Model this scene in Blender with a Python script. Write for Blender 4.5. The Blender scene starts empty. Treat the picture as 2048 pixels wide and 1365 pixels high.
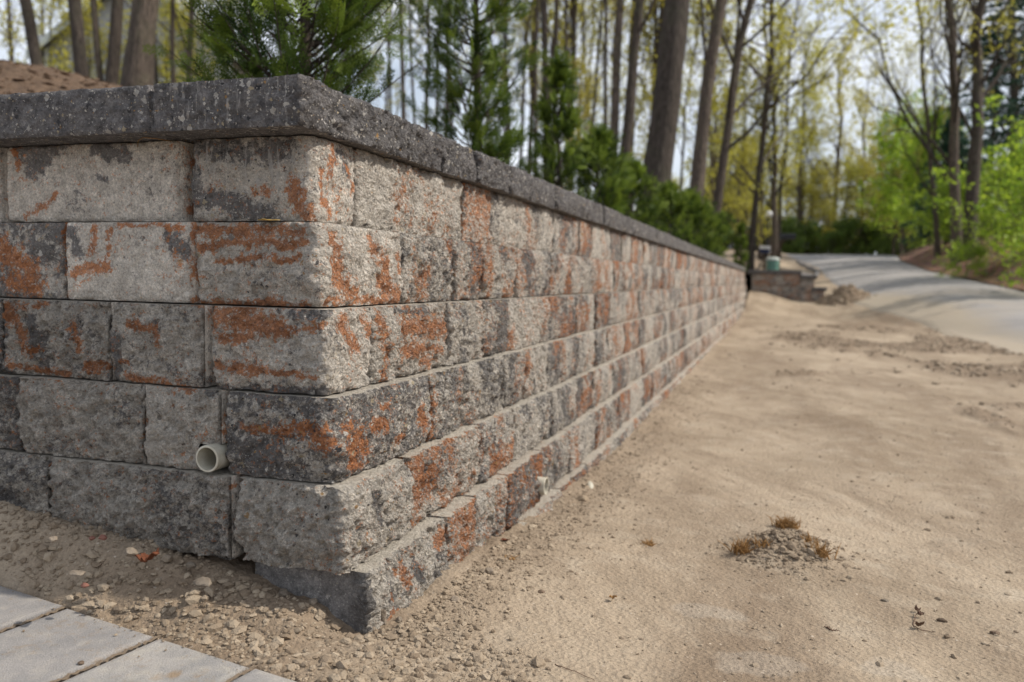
import bpy, math, random
import numpy as np
from mathutils import Matrix, Vector
PI = math.pi
rng = np.random.default_rng(11)
random.seed(11)
scene = bpy.context.scene
col = scene.collection

# ------------------------------------------------------------------ camera
SH = 0.912                                   # height of the underside of the coping above the lowest course
CR = np.array([[0.95077, 0.30932, 0.01906], [-0.04183, 0.06715, 0.99687], [0.30707, -0.94859, 0.07679]])  # right, up, back
CL = np.array([0.790, -1.284, 0.668])
FPX = 1644.3                                 # focal length in pixels of the 2048 px photograph
cd = bpy.data.cameras.new('camera'); cam = bpy.data.objects.new('camera', cd); col.objects.link(cam)
m4 = Matrix.Identity(4)
for i in range(3):
    for j in range(3):
        m4[j][i] = float(CR[i][j])
    m4[i][3] = float(CL[i])
q3 = m4.to_3x3(); q3 = q3.to_quaternion().to_matrix()
m4 = Matrix.Translation(CL.tolist()) @ q3.to_4x4()
cam.matrix_world = m4
cd.sensor_width = 36; cd.lens = FPX / 2048 * 36
cd.clip_start = 0.05; cd.clip_end = 1500
cd.dof.use_dof = True; cd.dof.focus_distance = 1.42; cd.dof.aperture_fstop = 3.6
scene.camera = cam

# ------------------------------------------------------------------ light
SUN_EL, SUN_AZ = math.radians(44), math.radians(19)     # azimuth counted from +X towards +Y
sdir = Vector((math.cos(SUN_EL) * math.cos(SUN_AZ), math.cos(SUN_EL) * math.sin(SUN_AZ), math.sin(SUN_EL)))
sl = bpy.data.lights.new('sun', 'SUN'); sun = bpy.data.objects.new('sun', sl); col.objects.link(sun)
sl.energy = 4.1; sl.angle = math.radians(1.2); sl.color = (1.0, 0.93, 0.82)
sun.rotation_euler = sdir.to_track_quat('Z', 'Y').to_euler()
sun.location = (6, 3, 12)
world = bpy.data.worlds.new('World'); scene.world = world; world.use_nodes = True
wn = world.node_tree.nodes; wl = world.node_tree.links; wn.clear()
sky = wn.new('ShaderNodeTexSky'); sky.sky_type = 'NISHITA'; sky.sun_disc = False
sky.sun_elevation = SUN_EL; sky.sun_rotation = math.pi / 2 - SUN_AZ
sky.dust_density = 2.5; sky.air_density = 1.0
wtc = wn.new('ShaderNodeTexCoord'); wno = wn.new('ShaderNodeTexNoise'); wno.inputs['Scale'].default_value = 2.6; wno.inputs['Detail'].default_value = 7
wmp = wn.new('ShaderNodeMapping'); wmp.inputs['Scale'].default_value = (1, 1, 2.6)
wl.new(wtc.outputs['Generated'], wmp.inputs[0]); wl.new(wmp.outputs[0], wno.inputs[0])
wr = wn.new('ShaderNodeMapRange'); wr.inputs[1].default_value = 0.40; wr.inputs[2].default_value = 0.60
wr.inputs[3].default_value = 0.45; wr.inputs[4].default_value = 1.0
wl.new(wno.outputs[0], wr.inputs[0])
wmix = wn.new('ShaderNodeMix'); wmix.data_type = 'RGBA'
wmix.inputs[7].default_value = (6.6, 7.0, 7.6, 1)
wl.new(wr.outputs[0], wmix.inputs[0]); wl.new(sky.outputs[0], wmix.inputs[6])
wbg = wn.new('ShaderNodeBackground'); wbg.inputs[1].default_value = 0.13
wo = wn.new('ShaderNodeOutputWorld'); wl.new(wmix.outputs[2], wbg.inputs[0]); wl.new(wbg.outputs[0], wo.inputs[0])
scene.view_settings.view_transform = 'Standard'; scene.view_settings.look = 'None'
scene.view_settings.exposure = 0.16; scene.view_settings.gamma = 1.0
scene.view_settings.use_curve_mapping = False
try:
    scene.cycles.max_bounces = 6; scene.cycles.transparent_max_bounces = 6
    scene.cycles.sample_clamp_indirect = 6.0
except Exception:
    pass

# ------------------------------------------------------------------ numpy helpers
def sstep(x, a, b):
    t = np.clip((np.asarray(x, float) - a) / (b - a), 0, 1); return t * t * (3 - 2 * t)
def _hash(ix, iy, iz, seed):
    h = (ix.astype(np.int64) * 374761393 + iy.astype(np.int64) * 668265263 + iz.astype(np.int64) * 2147483647 + seed * 1274126177) & 0xFFFFFFFF
    h = ((h ^ (h >> 13)) * 1274126177) & 0xFFFFFFFF
    h = ((h ^ (h >> 16)) * 2246822519) & 0xFFFFFFFF
    return ((h ^ (h >> 15)) & 0xFFFFFF) / float(0xFFFFFF)
def vnoise(P, seed=0):
    """value noise in [-1, 1], P (n,3)"""
    F = np.floor(P); f = P - F; f = f * f * f * (f * (f * 6 - 15) + 10); I = F.astype(np.int64)
    r = np.zeros(len(P))
    for dx in (0, 1):
        wx = f[:, 0] if dx else 1 - f[:, 0]
        for dy in (0, 1):
            wy = f[:, 1] if dy else 1 - f[:, 1]
            for dz in (0, 1):
                wz = f[:, 2] if dz else 1 - f[:, 2]
                r += wx * wy * wz * _hash(I[:, 0] + dx, I[:, 1] + dy, I[:, 2] + dz, seed)
    return r * 2 - 1
ROT = np.array([[0.8, 0.6, 0.0], [-0.48, 0.64, 0.6], [0.36, -0.48, 0.8]])
def fbm(P, scale, octs=4, gain=0.5, seed=0):
    P = np.asarray(P, float) * scale; a = 1.0; s = np.zeros(len(P)); t = 0
    for o in range(octs):
        s += a * vnoise(P, seed + o * 17); t += a
        P = (P @ ROT) * 2.03 + 11.3; a *= gain
    return s / t

def link(o, parent=None, name=None):
    col.objects.link(o)
    if parent is not None: o.parent = parent
    return o
def new_mesh(name, V, F, mat=None, smooth=False, attrs=None):
    """F: list of index arrays (n,k) or of single polygons"""
    me = bpy.data.meshes.new(name)
    V = np.asarray(V, np.float32)
    me.vertices.add(len(V)); me.vertices.foreach_set('co', V.ravel())
    idx = []; tot = []
    for a in F:
        a = np.asarray(a)
        if a.ndim == 1: a = a[None, :]
        if len(a) == 0: continue
        idx.append(a.ravel()); tot.append(np.full(len(a), a.shape[1]))
    idx = np.concatenate(idx).astype(np.int32); tot = np.concatenate(tot).astype(np.int32)
    me.loops.add(len(idx)); me.loops.foreach_set('vertex_index', idx)
    st = np.concatenate([[0], np.cumsum(tot)[:-1]]).astype(np.int32)
    me.polygons.add(len(tot)); me.polygons.foreach_set('loop_start', st); me.polygons.foreach_set('loop_total', tot)
    me.update(calc_edges=True)
    if isinstance(smooth, np.ndarray): me.polygons.foreach_set('use_smooth', smooth.astype(bool))
    else: me.polygons.foreach_set('use_smooth', np.full(len(tot), bool(smooth)))
    if attrs:
        for k, a in attrs.items():
            at_ = me.attributes.new(k, 'FLOAT', 'POINT'); at_.data.foreach_set('value', np.asarray(a, np.float32))
    if mat: me.materials.append(mat)
    return me
def obj(name, V, F, mat=None, parent=None, origin=None, smooth=False, attrs=None):
    V = np.asarray(V, float)
    po = np.array(parent['_o'], float) if (parent is not None and '_o' in parent) else np.zeros(3)
    if origin is None: origin = V.mean(0)
    origin = np.asarray(origin, float)
    me = new_mesh(name, V - origin, F, mat, smooth, attrs)
    o = bpy.data.objects.new(name, me); o.location = (origin - po).tolist()
    o['_o'] = origin.tolist()
    return link(o, parent)
def thing(name, label, cat, loc=(0, 0, 0), group=None, kind=None):
    o = bpy.data.objects.new(name, None); o.location = [float(c) for c in loc]; o['_o'] = [float(c) for c in loc]
    o.empty_display_size = 0.1
    link(o); return tag(o, label, cat, group, kind)
def tag(o, label=None, cat=None, group=None, kind=None):
    if label: o['label'] = label
    if cat: o['category'] = cat
    if group: o['group'] = group
    if kind: o['kind'] = kind
    return o
def dup_tree(root, loc, rotz=0.0, scale=1.0, label=None, group=None):
    r = root.copy(); col.objects.link(r); r.location = [float(c) for c in loc]; r.rotation_euler = (0, 0, rotz); r.scale = (scale,) * 3
    r['_o'] = [float(c) for c in loc]
    if label: r['label'] = label
    if group: r['group'] = group
    for ch in list(root.children):
        c = ch.copy(); col.objects.link(c); c.parent = r
        for g in list(ch.children):
            d = g.copy(); col.objects.link(d); d.parent = c
    return r
def box(x0, x1, y0, y1, z0, z1):
    V = np.array([[x, y, z] for z in (z0, z1) for y in (y0, y1) for x in (x0, x1)], float)
    F = np.array([[0, 2, 3, 1], [4, 5, 7, 6], [0, 1, 5, 4], [2, 6, 7, 3], [0, 4, 6, 2], [1, 3, 7, 5]])
    return V, F
class MB:
    def __init__(s): s.V = []; s.F = []; s.n = 0
    def add(s, V, *Fs):
        for F in Fs: s.F.append(np.asarray(F) + s.n)
        s.V.append(np.asarray(V, float)); s.n += len(V); return s
    def box(s, *a): V, F = box(*a); return s.add(V, F)
    def verts(s): return np.concatenate(s.V)
    def build(s, name, mat, parent=None, **k): return obj(name, s.verts(), s.F, mat, parent, **k)
def tubes(P, R, sides=5, cap=False):
    """P (nb,k,3) centre lines, R (nb,k) radii -> verts, quads"""
    nb, k, _ = P.shape
    T = np.gradient(P, axis=1); T /= np.linalg.norm(T, axis=2, keepdims=True) + 1e-9
    ref = np.where(np.abs(T[:, :1, 2:3]) > 0.8, np.array([1.0, 0, 0]), np.array([0, 0, 1.0]))
    A = np.cross(T, ref); A /= np.linalg.norm(A, axis=2, keepdims=True) + 1e-9
    B = np.cross(T, A)
    th = np.arange(sides) * 2 * PI / sides
    V = P[:, :, None, :] + R[:, :, None, None] * (np.cos(th)[None, None, :, None] * A[:, :, None, :] + np.sin(th)[None, None, :, None] * B[:, :, None, :])
    base = (np.arange(nb) * k * sides)[:, None, None] + (np.arange(k - 1) * sides)[None, :, None]
    j = np.arange(sides)[None, None, :]; j2 = (j + 1) % sides
    Q = np.stack([base + j, base + j2, base + sides + j2, base + sides + j], -1).reshape(-1, 4)
    return V.reshape(-1, 3), Q
def lathe(prof, n=24, cx=0, cy=0):
    prof = np.asarray(prof, float); k = len(prof); th = np.arange(n) * 2 * PI / n
    V = np.stack([cx + prof[:, 0:1] * np.cos(th), cy + prof[:, 0:1] * np.sin(th), np.repeat(prof[:, 1:2], n, 1)], -1).reshape(-1, 3)
    i = np.arange(k - 1)[:, None] * n; j = np.arange(n)[None, :]; j2 = (j + 1) % n
    return V, np.stack([i + j, i + j2, i + n + j2, i + n + j], -1).reshape(-1, 4)

# ------------------------------------------------------------------ material helpers
class NT:
    def __init__(s, name):
        s.m = bpy.data.materials.new(name); s.m.use_nodes = True; s.t = s.m.node_tree; s.t.nodes.clear()
        s.out = s.t.nodes.new('ShaderNodeOutputMaterial'); s.b = s.t.nodes.new('ShaderNodeBsdfPrincipled')
        s.t.links.new(s.b.outputs[0], s.out.inputs[0]); s.b.inputs['Roughness'].default_value = 0.85
        s.b.inputs['Specular IOR Level'].default_value = 0.3
    def n(s, t, **k):
        x = s.t.nodes.new(t)
        for a, v in k.items(): setattr(x, a, v)
        return x
    def L(s, a, b): s.t.links.new(a, b)
    def setin(s, sock, v):
        if isinstance(v, bpy.types.NodeSocket): s.L(v, sock)
        elif isinstance(v, (tuple, list)) and len(v) == 3 and sock.type == 'RGBA': sock.default_value = (*v, 1)
        else: sock.default_value = v
    def pos(s): return s.n('ShaderNodeNewGeometry').outputs['Position']
    def objc(s): return s.n('ShaderNodeTexCoord').outputs['Object']
    def scale(s, v, sc):
        m = s.n('ShaderNodeMapping'); m.inputs['Scale'].default_value = sc; s.L(v, m.inputs[0]); return m.outputs[0]
    def noise(s, v, sc, det=4, rough=0.55, dist=0.0, colr=False):
        x = s.n('ShaderNodeTexNoise'); s.L(v, x.inputs['Vector']); x.inputs['Scale'].default_value = sc
        x.inputs['Detail'].default_value = det; x.inputs['Roughness'].default_value = rough; x.inputs['Distortion'].default_value = dist
        return x.outputs[1 if colr else 0]
    def vor(s, v, sc, feat='F1', rnd=1.0):
        x = s.n('ShaderNodeTexVoronoi', feature=feat); s.L(v, x.inputs['Vector']); x.inputs['Scale'].default_value = sc
        x.inputs['Randomness'].default_value = rnd; return x
    def rng(s, v, a, b, c=0.0, d=1.0, smooth=False):
        x = s.n('ShaderNodeMapRange'); x.interpolation_type = 'SMOOTHSTEP' if smooth else 'LINEAR'
        s.setin(x.inputs[0], v); x.inputs[1].default_value = a; x.inputs[2].default_value = b
        x.inputs[3].default_value = c; x.inputs[4].default_value = d; return x.outputs[0]
    def math(s, op, a, b=0.0, c=0.0):
        x = s.n('ShaderNodeMath', operation=op); s.setin(x.inputs[0], a); s.setin(x.inputs[1], b); s.setin(x.inputs[2], c); return x.outputs[0]
    def mix(s, f, a, b, mode='MIX'):
        x = s.n('ShaderNodeMix', data_type='RGBA', blend_type=mode); s.setin(x.inputs[0], f); s.setin(x.inputs[6], a); s.setin(x.inputs[7], b); return x.outputs[2]
    def attr(s, name): return s.n('ShaderNodeAttribute', attribute_name=name).outputs['Fac']
    def rand(s): return s.n('ShaderNodeObjectInfo').outputs['Random']
    def bump(s, h, dist, strength=1.0, normal=None):
        x = s.n('ShaderNodeBump'); x.inputs['Distance'].default_value = dist; x.inputs['Strength'].default_value = strength
        s.L(h, x.inputs['Height'])
        if normal: s.L(normal, x.inputs['Normal'])
        return x.outputs[0]
    def fin(s, color=None, rough=None, normal=None):
        if color is not None: s.setin(s.b.inputs['Base Color'], color)
        if rough is not None: s.setin(s.b.inputs['Roughness'], rough)
        if normal is not None: s.L(normal, s.b.inputs['Normal'])
        return s.m
def sep(t, v):
    x = t.n('ShaderNodeSeparateXYZ'); t.L(v, x.inputs[0]); return x.outputs

def chips(t, p, colr, scale, amount, size, warp, light=True):
    """aggregate: scattered angular pebbles cut through the concrete"""
    w = t.n('ShaderNodeVectorMath', operation='MULTIPLY_ADD'); t.L(t.noise(p, scale * 1.7, 2, colr=True), w.inputs[0])
    w.inputs[1].default_value = (warp,) * 3; t.L(p, w.inputs[2])
    v = t.vor(w.outputs[0], scale); v.distance = 'MANHATTAN'
    sp = t.n('ShaderNodeSeparateColor'); t.L(v.outputs['Color'], sp.inputs[0])
    on = t.math('LESS_THAN', sp.outputs[0], amount)
    rad = t.math('MULTIPLY_ADD', sp.outputs[1], size, size * 0.35)
    inside = t.math('LESS_THAN', v.outputs['Distance'], rad)
    msk = t.math('MULTIPLY', on, inside)
    return msk, sp.outputs[2]

def concrete_material(name, cap=False):
    t = NT(name); p = t.pos()
    f1 = t.noise(p, 55, 5, 0.6); f2 = t.noise(p, 240, 4, 0.65); f3 = t.noise(p, 14, 3)
    f4 = t.noise(p, 700, 2, 0.6)
    if cap:
        c = t.mix(t.rng(f1, .3, .7), (0.082, 0.079, 0.084), (0.24, 0.228, 0.228))
        c = t.mix(t.rng(f3, .5, .75, 0, .35), c, (0.19, 0.18, 0.17))
    else:
        tone = t.attr('tone')
        light = t.mix(t.rng(f1, .3, .7), (0.46, 0.42, 0.37), (0.70, 0.65, 0.585))
        dark = t.mix(t.rng(f1, .3, .7), (0.072, 0.071, 0.077), (0.18, 0.174, 0.177))
        dk = t.math('ADD', t.attr('dark'), t.math('MULTIPLY', t.math('SUBTRACT', t.noise(p, 62, 7, .8), 0.5), 2.6))
        c = t.mix(t.rng(dk, .40, .64, 0, .88), light, dark)
        c = t.mix(t.rng(tone, 0, 1, 0, .40), c, (0.19, 0.165, 0.14))
        ru = t.math('ADD', t.attr('rust'), t.math('MULTIPLY', t.math('SUBTRACT', t.noise(p, 95, 7, .82), 0.5), 3.4))
        rc = t.mix(t.rng(t.noise(p, 95, 4, .7), .35, .65), (0.27, 0.084, 0.024), (0.52, 0.205, 0.072))
        rc = t.mix(t.rng(f2, .62, .75, 0, .5), rc, (0.25, 0.21, 0.18))
        c = t.mix(t.rng(ru, .44, .66, 0, .86), c, rc)
    c = t.mix(0.62, c, t.mix(t.rng(f2, .32, .68), (0.5,) * 3, (1.6,) * 3), 'MULTIPLY')
    c = t.mix(1.0, c, t.mix(t.rng(t.noise(p, 26, 5, .65), .33, .67), (.78, .77, .76), (1.2, 1.19, 1.17)), 'MULTIPLY')
    c = t.mix(0.45, c, t.mix(t.rng(f4, .32, .68), (0.55,) * 3, (1.55,) * 3), 'MULTIPLY')
    cm = t.attr('chip')
    for scl, am, sz, wp, lo in ((72, .26, .46, .010, 1), (135, .24, .46, .006, 1), (300, .2, .5, .003, 1)):
        m, h = chips(t, p, None, scl, am, sz, wp)
        cc = t.n('ShaderNodeValToRGB'); t.L(h, cc.inputs[0]); e = cc.color_ramp.elements
        cc.color_ramp.interpolation = 'CONSTANT'
        e[0].position = 0; e[0].color = (0.52, 0.49, 0.45, 1); e[1].position = .45; e[1].color = (0.70, 0.66, 0.60, 1)
        for pp, k in ((.62, (.48, .40, .28, 1)), (.74, (.40, .24, .10, 1)), (.80, (.05, .05, .055, 1)), (.92, (.30, .27, .25, 1))):
            x = e.new(pp); x.color = k
        c = t.mix(t.math('MULTIPLY', m, t.math('MULTIPLY', cm, .88)), c, cc.outputs[0])
    drip = t.math('MULTIPLY', t.rng(t.attr('drip'), .3, .7), t.rng(t.noise(t.scale(p, (1, 1, .07)), 125, 3, .6), .56, .66))
    c = t.mix(t.math('MULTIPLY', drip, .7), c, (0.56, 0.53, 0.50))
    rg = t.attr('rough')
    h = t.math('ADD', t.math('MULTIPLY', t.noise(p, 85, 6, .78), t.math('MULTIPLY_ADD', rg, 1.0, .10)), t.math('MULTIPLY', t.math('MULTIPLY', f2, .28), t.math('MULTIPLY_ADD', rg, .8, .35)))
    vb = t.vor(p, 130); h = t.math('ADD', h, t.math('MULTIPLY', vb.outputs['Distance'], t.math('MULTIPLY', rg, .50)))
    pit = t.rng(t.vor(p, 210).outputs['Distance'], .0, .22, -.10, 0)
    h = t.math('ADD', h, pit)
    # sawn / moulded top and end faces are dusty, not split
    nz = sep(t, t.n('ShaderNodeNewGeometry').outputs['True Normal'])[2]
    dust = t.rng(nz, .80, .96)
    if not cap:
        dc = t.mix(t.rng(f1, .35, .65), (0.36, 0.32, 0.265), (0.50, 0.455, 0.385))
        c = t.mix(t.math('MULTIPLY', dust, .85), c, dc)
    return t.fin(c, t.rng(f2, .3, .7, .78, .95), t.bump(h, .028, 1.0))

M = {}
M['block'] = concrete_material('split_concrete_block')
M['cap'] = concrete_material('charcoal_coping', True)

def mat_ground(name, kind):
    t = NT(name); p = t.pos()
    a = t.noise(p, 1.1, 6, .62, .4); b = t.noise(t.scale(p, (1, .22, 1)), 2.2, 5, .6, .6); c2 = t.noise(p, 28, 5, .65); f = t.noise(p, 190, 4, .7); g = t.noise(p, 9, 5, .6)
    if kind == 'dirt':
        c = t.mix(t.rng(a, .40, .60), (0.385, 0.308, 0.226), (0.275, 0.213, 0.150))
        c = t.mix(t.rng(b, .48, .66, 0, .75), c, (0.18, 0.128, 0.086))
        c = t.mix(t.rng(g, .50, .72, 0, .55), c, (0.43, 0.365, 0.285))
        da = t.n('ShaderNodeVectorMath', operation='DOT_PRODUCT'); t.L(p, da.inputs[0]); da.inputs[1].default_value = (.11, -.19, 0)
        db = t.n('ShaderNodeVectorMath', operation='DOT_PRODUCT'); t.L(p, db.inputs[0]); db.inputs[1].default_value = (1.1, .62, 0)
        cb = t.n('ShaderNodeCombineXYZ'); t.L(da.outputs['Value'], cb.inputs[0]); t.L(db.outputs['Value'], cb.inputs[1])
        k2 = t.noise(cb.outputs[0], 3.2, 7, .72, .5)
        c = t.mix(t.rng(k2, .48, .66, 0, .7), c, (0.21, 0.155, 0.105))
        c = t.mix(t.rng(t.noise(p, 6, 7, .75), .55, .68, 0, .5), c, (0.20, 0.15, 0.105))
        c = t.mix(t.rng(t.attr('rubble'), .12, .9, 0, .80), c, t.mix(t.rng(c2, .35, .65), (0.125, 0.087, 0.058), (0.25, 0.184, 0.126)))
        c = t.mix(t.rng(t.attr('pale'), .2, .9, 0, .2), c, (0.47, 0.43, 0.375))
        amp = .016
    elif kind == 'mulch':
        c = t.mix(t.rng(c2, .35, .65), (0.07, 0.043, 0.028), (0.20, 0.128, 0.08))
        c = t.mix(t.rng(f, .5, .7, 0, .5), c, (0.27, 0.19, 0.13)); amp = .05
    elif kind == 'litter':
        v = t.vor(p, 14)
        c = t.mix(t.rng(c2, .3, .7), (0.12, 0.065, 0.04), (0.30, 0.18, 0.12))
        c = t.mix(.5, c, v.outputs['Color'], 'SOFT_LIGHT'); amp = .05
    c = t.mix(.6, c, t.mix(t.rng(f, .28, .72), (0.62,) * 3, (1.3,) * 3), 'MULTIPLY')
    if kind == 'dirt':
        m, h = chips(t, p, None, 120, .16, .36, .003)
        c = t.mix(t.math('MULTIPLY', m, .6), c, t.mix(h, (0.24, 0.19, 0.15), (0.58, 0.50, 0.41)))
    hh = t.math('ADD', t.math('MULTIPLY', c2, .6), t.math('MULTIPLY', f, .35))
    hh = t.math('ADD', hh, t.math('MULTIPLY', t.vor(p, 95).outputs['Distance'], .3))
    return t.fin(c, .95, t.bump(hh, amp, .8))
M['dirt'] = mat_ground('sandy_soil', 'dirt'); M['mulch'] = mat_ground('bark_mulch', 'mulch'); M['litter'] = mat_ground('leaf_litter', 'litter')

def mat_simple(name, c1, c2, sc=30, rough=.8, bump=.0, bs=60, metallic=0, spec=.3, per=0.0):
    t = NT(name); p = t.objc()
    c = t.mix(t.rng(t.noise(p, sc, 5, .6), .3, .7), c1, c2)
    if per:
        c = t.mix(1.0, c, t.mix(t.rand(), (1 - per,) * 3, (1 + per,) * 3), 'MULTIPLY')
    t.b.inputs['Metallic'].default_value = metallic; t.b.inputs['Specular IOR Level'].default_value = spec
    return t.fin(c, rough, t.bump(t.noise(p, bs, 5, .65), bump) if bump else None)
def mat_asphalt():
    t = NT('old_asphalt'); p = t.pos()
    c = t.mix(t.rng(t.noise(p, 60, 4, .7), .3, .7), (0.24, 0.225, 0.22), (0.38, 0.36, 0.345))
    c = t.mix(t.rng(t.noise(t.scale(p, (.35, .8, 1)), .8, 5, .6, .5), .42, .62, 0, .6), c, (0.19, 0.18, 0.178))
    s = sep(t, p)
    d = t.math('ADD', t.attr('dusty'), t.math('MULTIPLY', t.math('SUBTRACT', t.noise(t.scale(p, (1, .6, 1)), 1.6, 5, .6), .5), .9))
    c = t.mix(t.rng(d, .25, .85, 0, .85), c, (0.36, 0.30, 0.225))
    return t.fin(c, .9, t.bump(t.noise(p, 90, 4, .7), .008))
M['asphalt'] = mat_asphalt()
def mat_paver():
    t = NT('grey_paver'); p = t.pos()
    c = t.mix(t.rng(t.noise(p, 11, 5, .6, .5), .35, .65), (0.345, 0.322, 0.30), (0.25, 0.24, 0.232))
    c = t.mix(t.rng(t.noise(p, 24, 5, .7), .50, .74, 0, .7), c, (0.43, 0.39, 0.33))
    c = t.mix(1, c, t.mix(t.rand(), (.9, .9, .92), (1.08, 1.08, 1.06)), 'MULTIPLY')
    f = t.noise(p, 420, 3, .7)
    c = t.mix(.5, c, t.mix(t.rng(f, .3, .7), (0.7,) * 3, (1.3,) * 3), 'MULTIPLY')
    d = t.math('ADD', t.attr('soil'), t.math('MULTIPLY', t.math('SUBTRACT', t.noise(p, 60, 5, .7), .5), 1.2))
    c = t.mix(t.rng(d, .45, .8, 0, .85), c, (0.26, 0.185, 0.115))
    return t.fin(c, .82, t.bump(t.math('ADD', f, t.noise(p, 40, 4)), .0022))
M['paver'] = mat_paver()
def mat_stone(name, c1, c2):
    t = NT(name); p = t.objc()
    c = t.mix(t.rng(t.noise(p, 60, 5, .65), .3, .7), c1, c2)
    c = t.mix(1, c, t.mix(t.rand(), (.75, .74, .72), (1.25, 1.2, 1.15)), 'MULTIPLY')
    return t.fin(c, .9, t.bump(t.noise(p, 220, 4, .7), .003))
M['stone'] = mat_stone('pale_stone', (0.17, 0.14, 0.11), (0.27, 0.23, 0.185))
M['brickchip'] = mat_stone('red_chip', (0.23, 0.10, 0.075), (0.32, 0.16, 0.125))
M['clod'] = mat_stone('earth_clod', (0.10, 0.07, 0.05), (0.19, 0.14, 0.10))
M['gravel_clod'] = mat_stone('earthy_stone', (0.22, 0.175, 0.125), (0.33, 0.27, 0.20))
def mat_gravel():
    t = NT('gravel'); p = t.pos(); r = t.attr('tint')
    c = t.mix(r, (0.17, 0.125, 0.085), (0.40, 0.325, 0.24))
    c = t.mix(t.rng(t.noise(p, 200, 4, .7), .3, .7, 0, .6), c, (0.27, 0.21, 0.15))
    return t.fin(c, .92, t.bump(t.noise(p, 300, 3, .7), .003))
M['gravel'] = mat_gravel()
def mat_leaf(name, c1, c2, c3=None, trans=.35, rough=.55, spec=.35):
    t = NT(name); r = t.attr('tint')
    c = t.mix(r, c1, c2)
    if c3: c = t.mix(t.rng(t.rand(), .2, 1, 0, .6), c, c3)
    tr = t.n('ShaderNodeBsdfTranslucent'); t.setin(tr.inputs[0], t.mix(.0, c, c)); mx = t.n('ShaderNodeMixShader'); mx.inputs[0].default_value = trans
    t.b.inputs['Specular IOR Level'].default_value = spec
    t.fin(c, rough); t.L(t.b.outputs[0], mx.inputs[1]); t.L(tr.outputs[0], mx.inputs[2]); t.L(mx.outputs[0], t.out.inputs[0])
    return t.m
M['spring'] = mat_leaf('spring_leaves', (0.42, 0.42, 0.07), (0.62, 0.58, 0.09), (0.50, 0.42, 0.08), .5)
M['green'] = mat_leaf('bright_green_leaves', (0.17, 0.31, 0.025), (0.50, 0.64, 0.06), None, .45)
M['shrub'] = mat_leaf('shrub_leaves', (0.07, 0.13, 0.025), (0.17, 0.24, 0.04), None, .35)
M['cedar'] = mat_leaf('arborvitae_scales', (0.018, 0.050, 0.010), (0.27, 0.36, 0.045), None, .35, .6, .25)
M['conifer'] = mat_leaf('dark_conifer_needles', (0.016, 0.05, 0.032), (0.04, 0.10, 0.055), None, .2)
def mat_bark(name, c1, c2):
    t = NT(name); p = t.objc(); q = t.scale(p, (1, 1, .18))
    n1 = t.noise(q, 34, 6, .75, .8); n2 = t.noise(q, 70, 4, .7)
    c = t.mix(t.rng(n1, .32, .68), c1, c2)
    c = t.mix(t.rng(t.noise(p, 3, 4), .5, .75, 0, .45), c, (0.16, 0.17, 0.10))
    c = t.mix(1, c, t.mix(t.rand(), (.6, .6, .6), (1.35, 1.3, 1.25)), 'MULTIPLY')
    return t.fin(c, .92, t.bump(t.math('ADD', n1, t.math('MULTIPLY', n2, .4)), .09, 1.0))
M['bark'] = mat_bark('grey_brown_bark', (0.030, 0.024, 0.020), (0.20, 0.163, 0.135))
M['bark_dark'] = mat_bark('dark_bark', (0.05, 0.040, 0.034), (0.15, 0.125, 0.105))

# ------------------------------------------------------------------ terrain functions
WX = [0, 0, .025, .049, .073, .098, .128, .155]     # x of the long face, course 1..7
LY = [0, 0, -.019, -.037, -.049, -.062, -.03, -.0]  # y of the short face
CH = 0.152
def ztop(k): return SH - CH * (k - 1)
def crest_y0(x): return 15.5 - 7.5 * sstep(x, 1.5, 4.2)
def lane_right(y): return np.interp(y, [-10, 17, 25, 33, 42, 50, 60], [5.6, 5.3, 4.85, 5.1, 6.1, 9, 16])
def lane_left(y): return np.interp(y, [-10, 7, 12, 16, 19, 22, 30, 42, 50, 60], [3.1, 2.95, 2.85, 2.35, 2.0, 2.1, 2.0, .8, 3, 9])
def bed_edge(y): return np.interp(y, [18.7, 19.5, 24, 28, 34, 42, 50, 60], [1.20, 1.25, 1.7, 2.0, 1.45, .7, 2.7, 8.7])
def ground_z(x, y, bank=True):
    x = np.asarray(x, float); y = np.asarray(y, float)
    basep = np.interp(y, [-3, -.4, -.03, .31, .5, .84, 1.43, 2.4, 4.3, 6, 9.5, 13.8, 17.4, 18.5], [.06, .065, .040, .03, .024, -.010, -.036, -.055, -.053, -.03, -.02, .01, .20, .24])
    farp = np.interp(y, [-3, -.4, .4, 1, 7, 12, 15.5], [.04, .045, .005, -.015, 0, .02, .02])
    z = basep + (farp - basep) * sstep(x, .25, 1.3)
    left = np.interp(x, [-3, -1.5, -.65, -.3, 0, .13], [.26, .24, .200, .158, .092, .04])
    lf = sstep(y, -.30, -.06) * (1 - sstep(x, .02, .14))
    z = z + (left - z) * lf
    pv = (1 - sstep(y, -.30, -.10)) * (1 - sstep(x, .1, .5))
    z = z + (.082 - z) * pv
    y0 = crest_y0(x); r = 2.1 * np.clip((y - y0) / (42 - y0), 0, 1)
    t = np.clip((y - y0) / (42 - y0), 0, 1); r = 2.1 * np.where(t < .9, t, .9 + .1 * np.sin((t - .9) / .1 * PI / 2) * .64 + (t - .9) * .0)
    r = np.where(y > 42, r - .01 * (y - 42), r)
    z = z + r * sstep(y - y0, -.5, 1.5)
    if bank:
        d = x - lane_right(y) - .05
        z = z + np.clip(d, 0, 8) * .42 * sstep(d, 0, .6)
    return z
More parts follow.
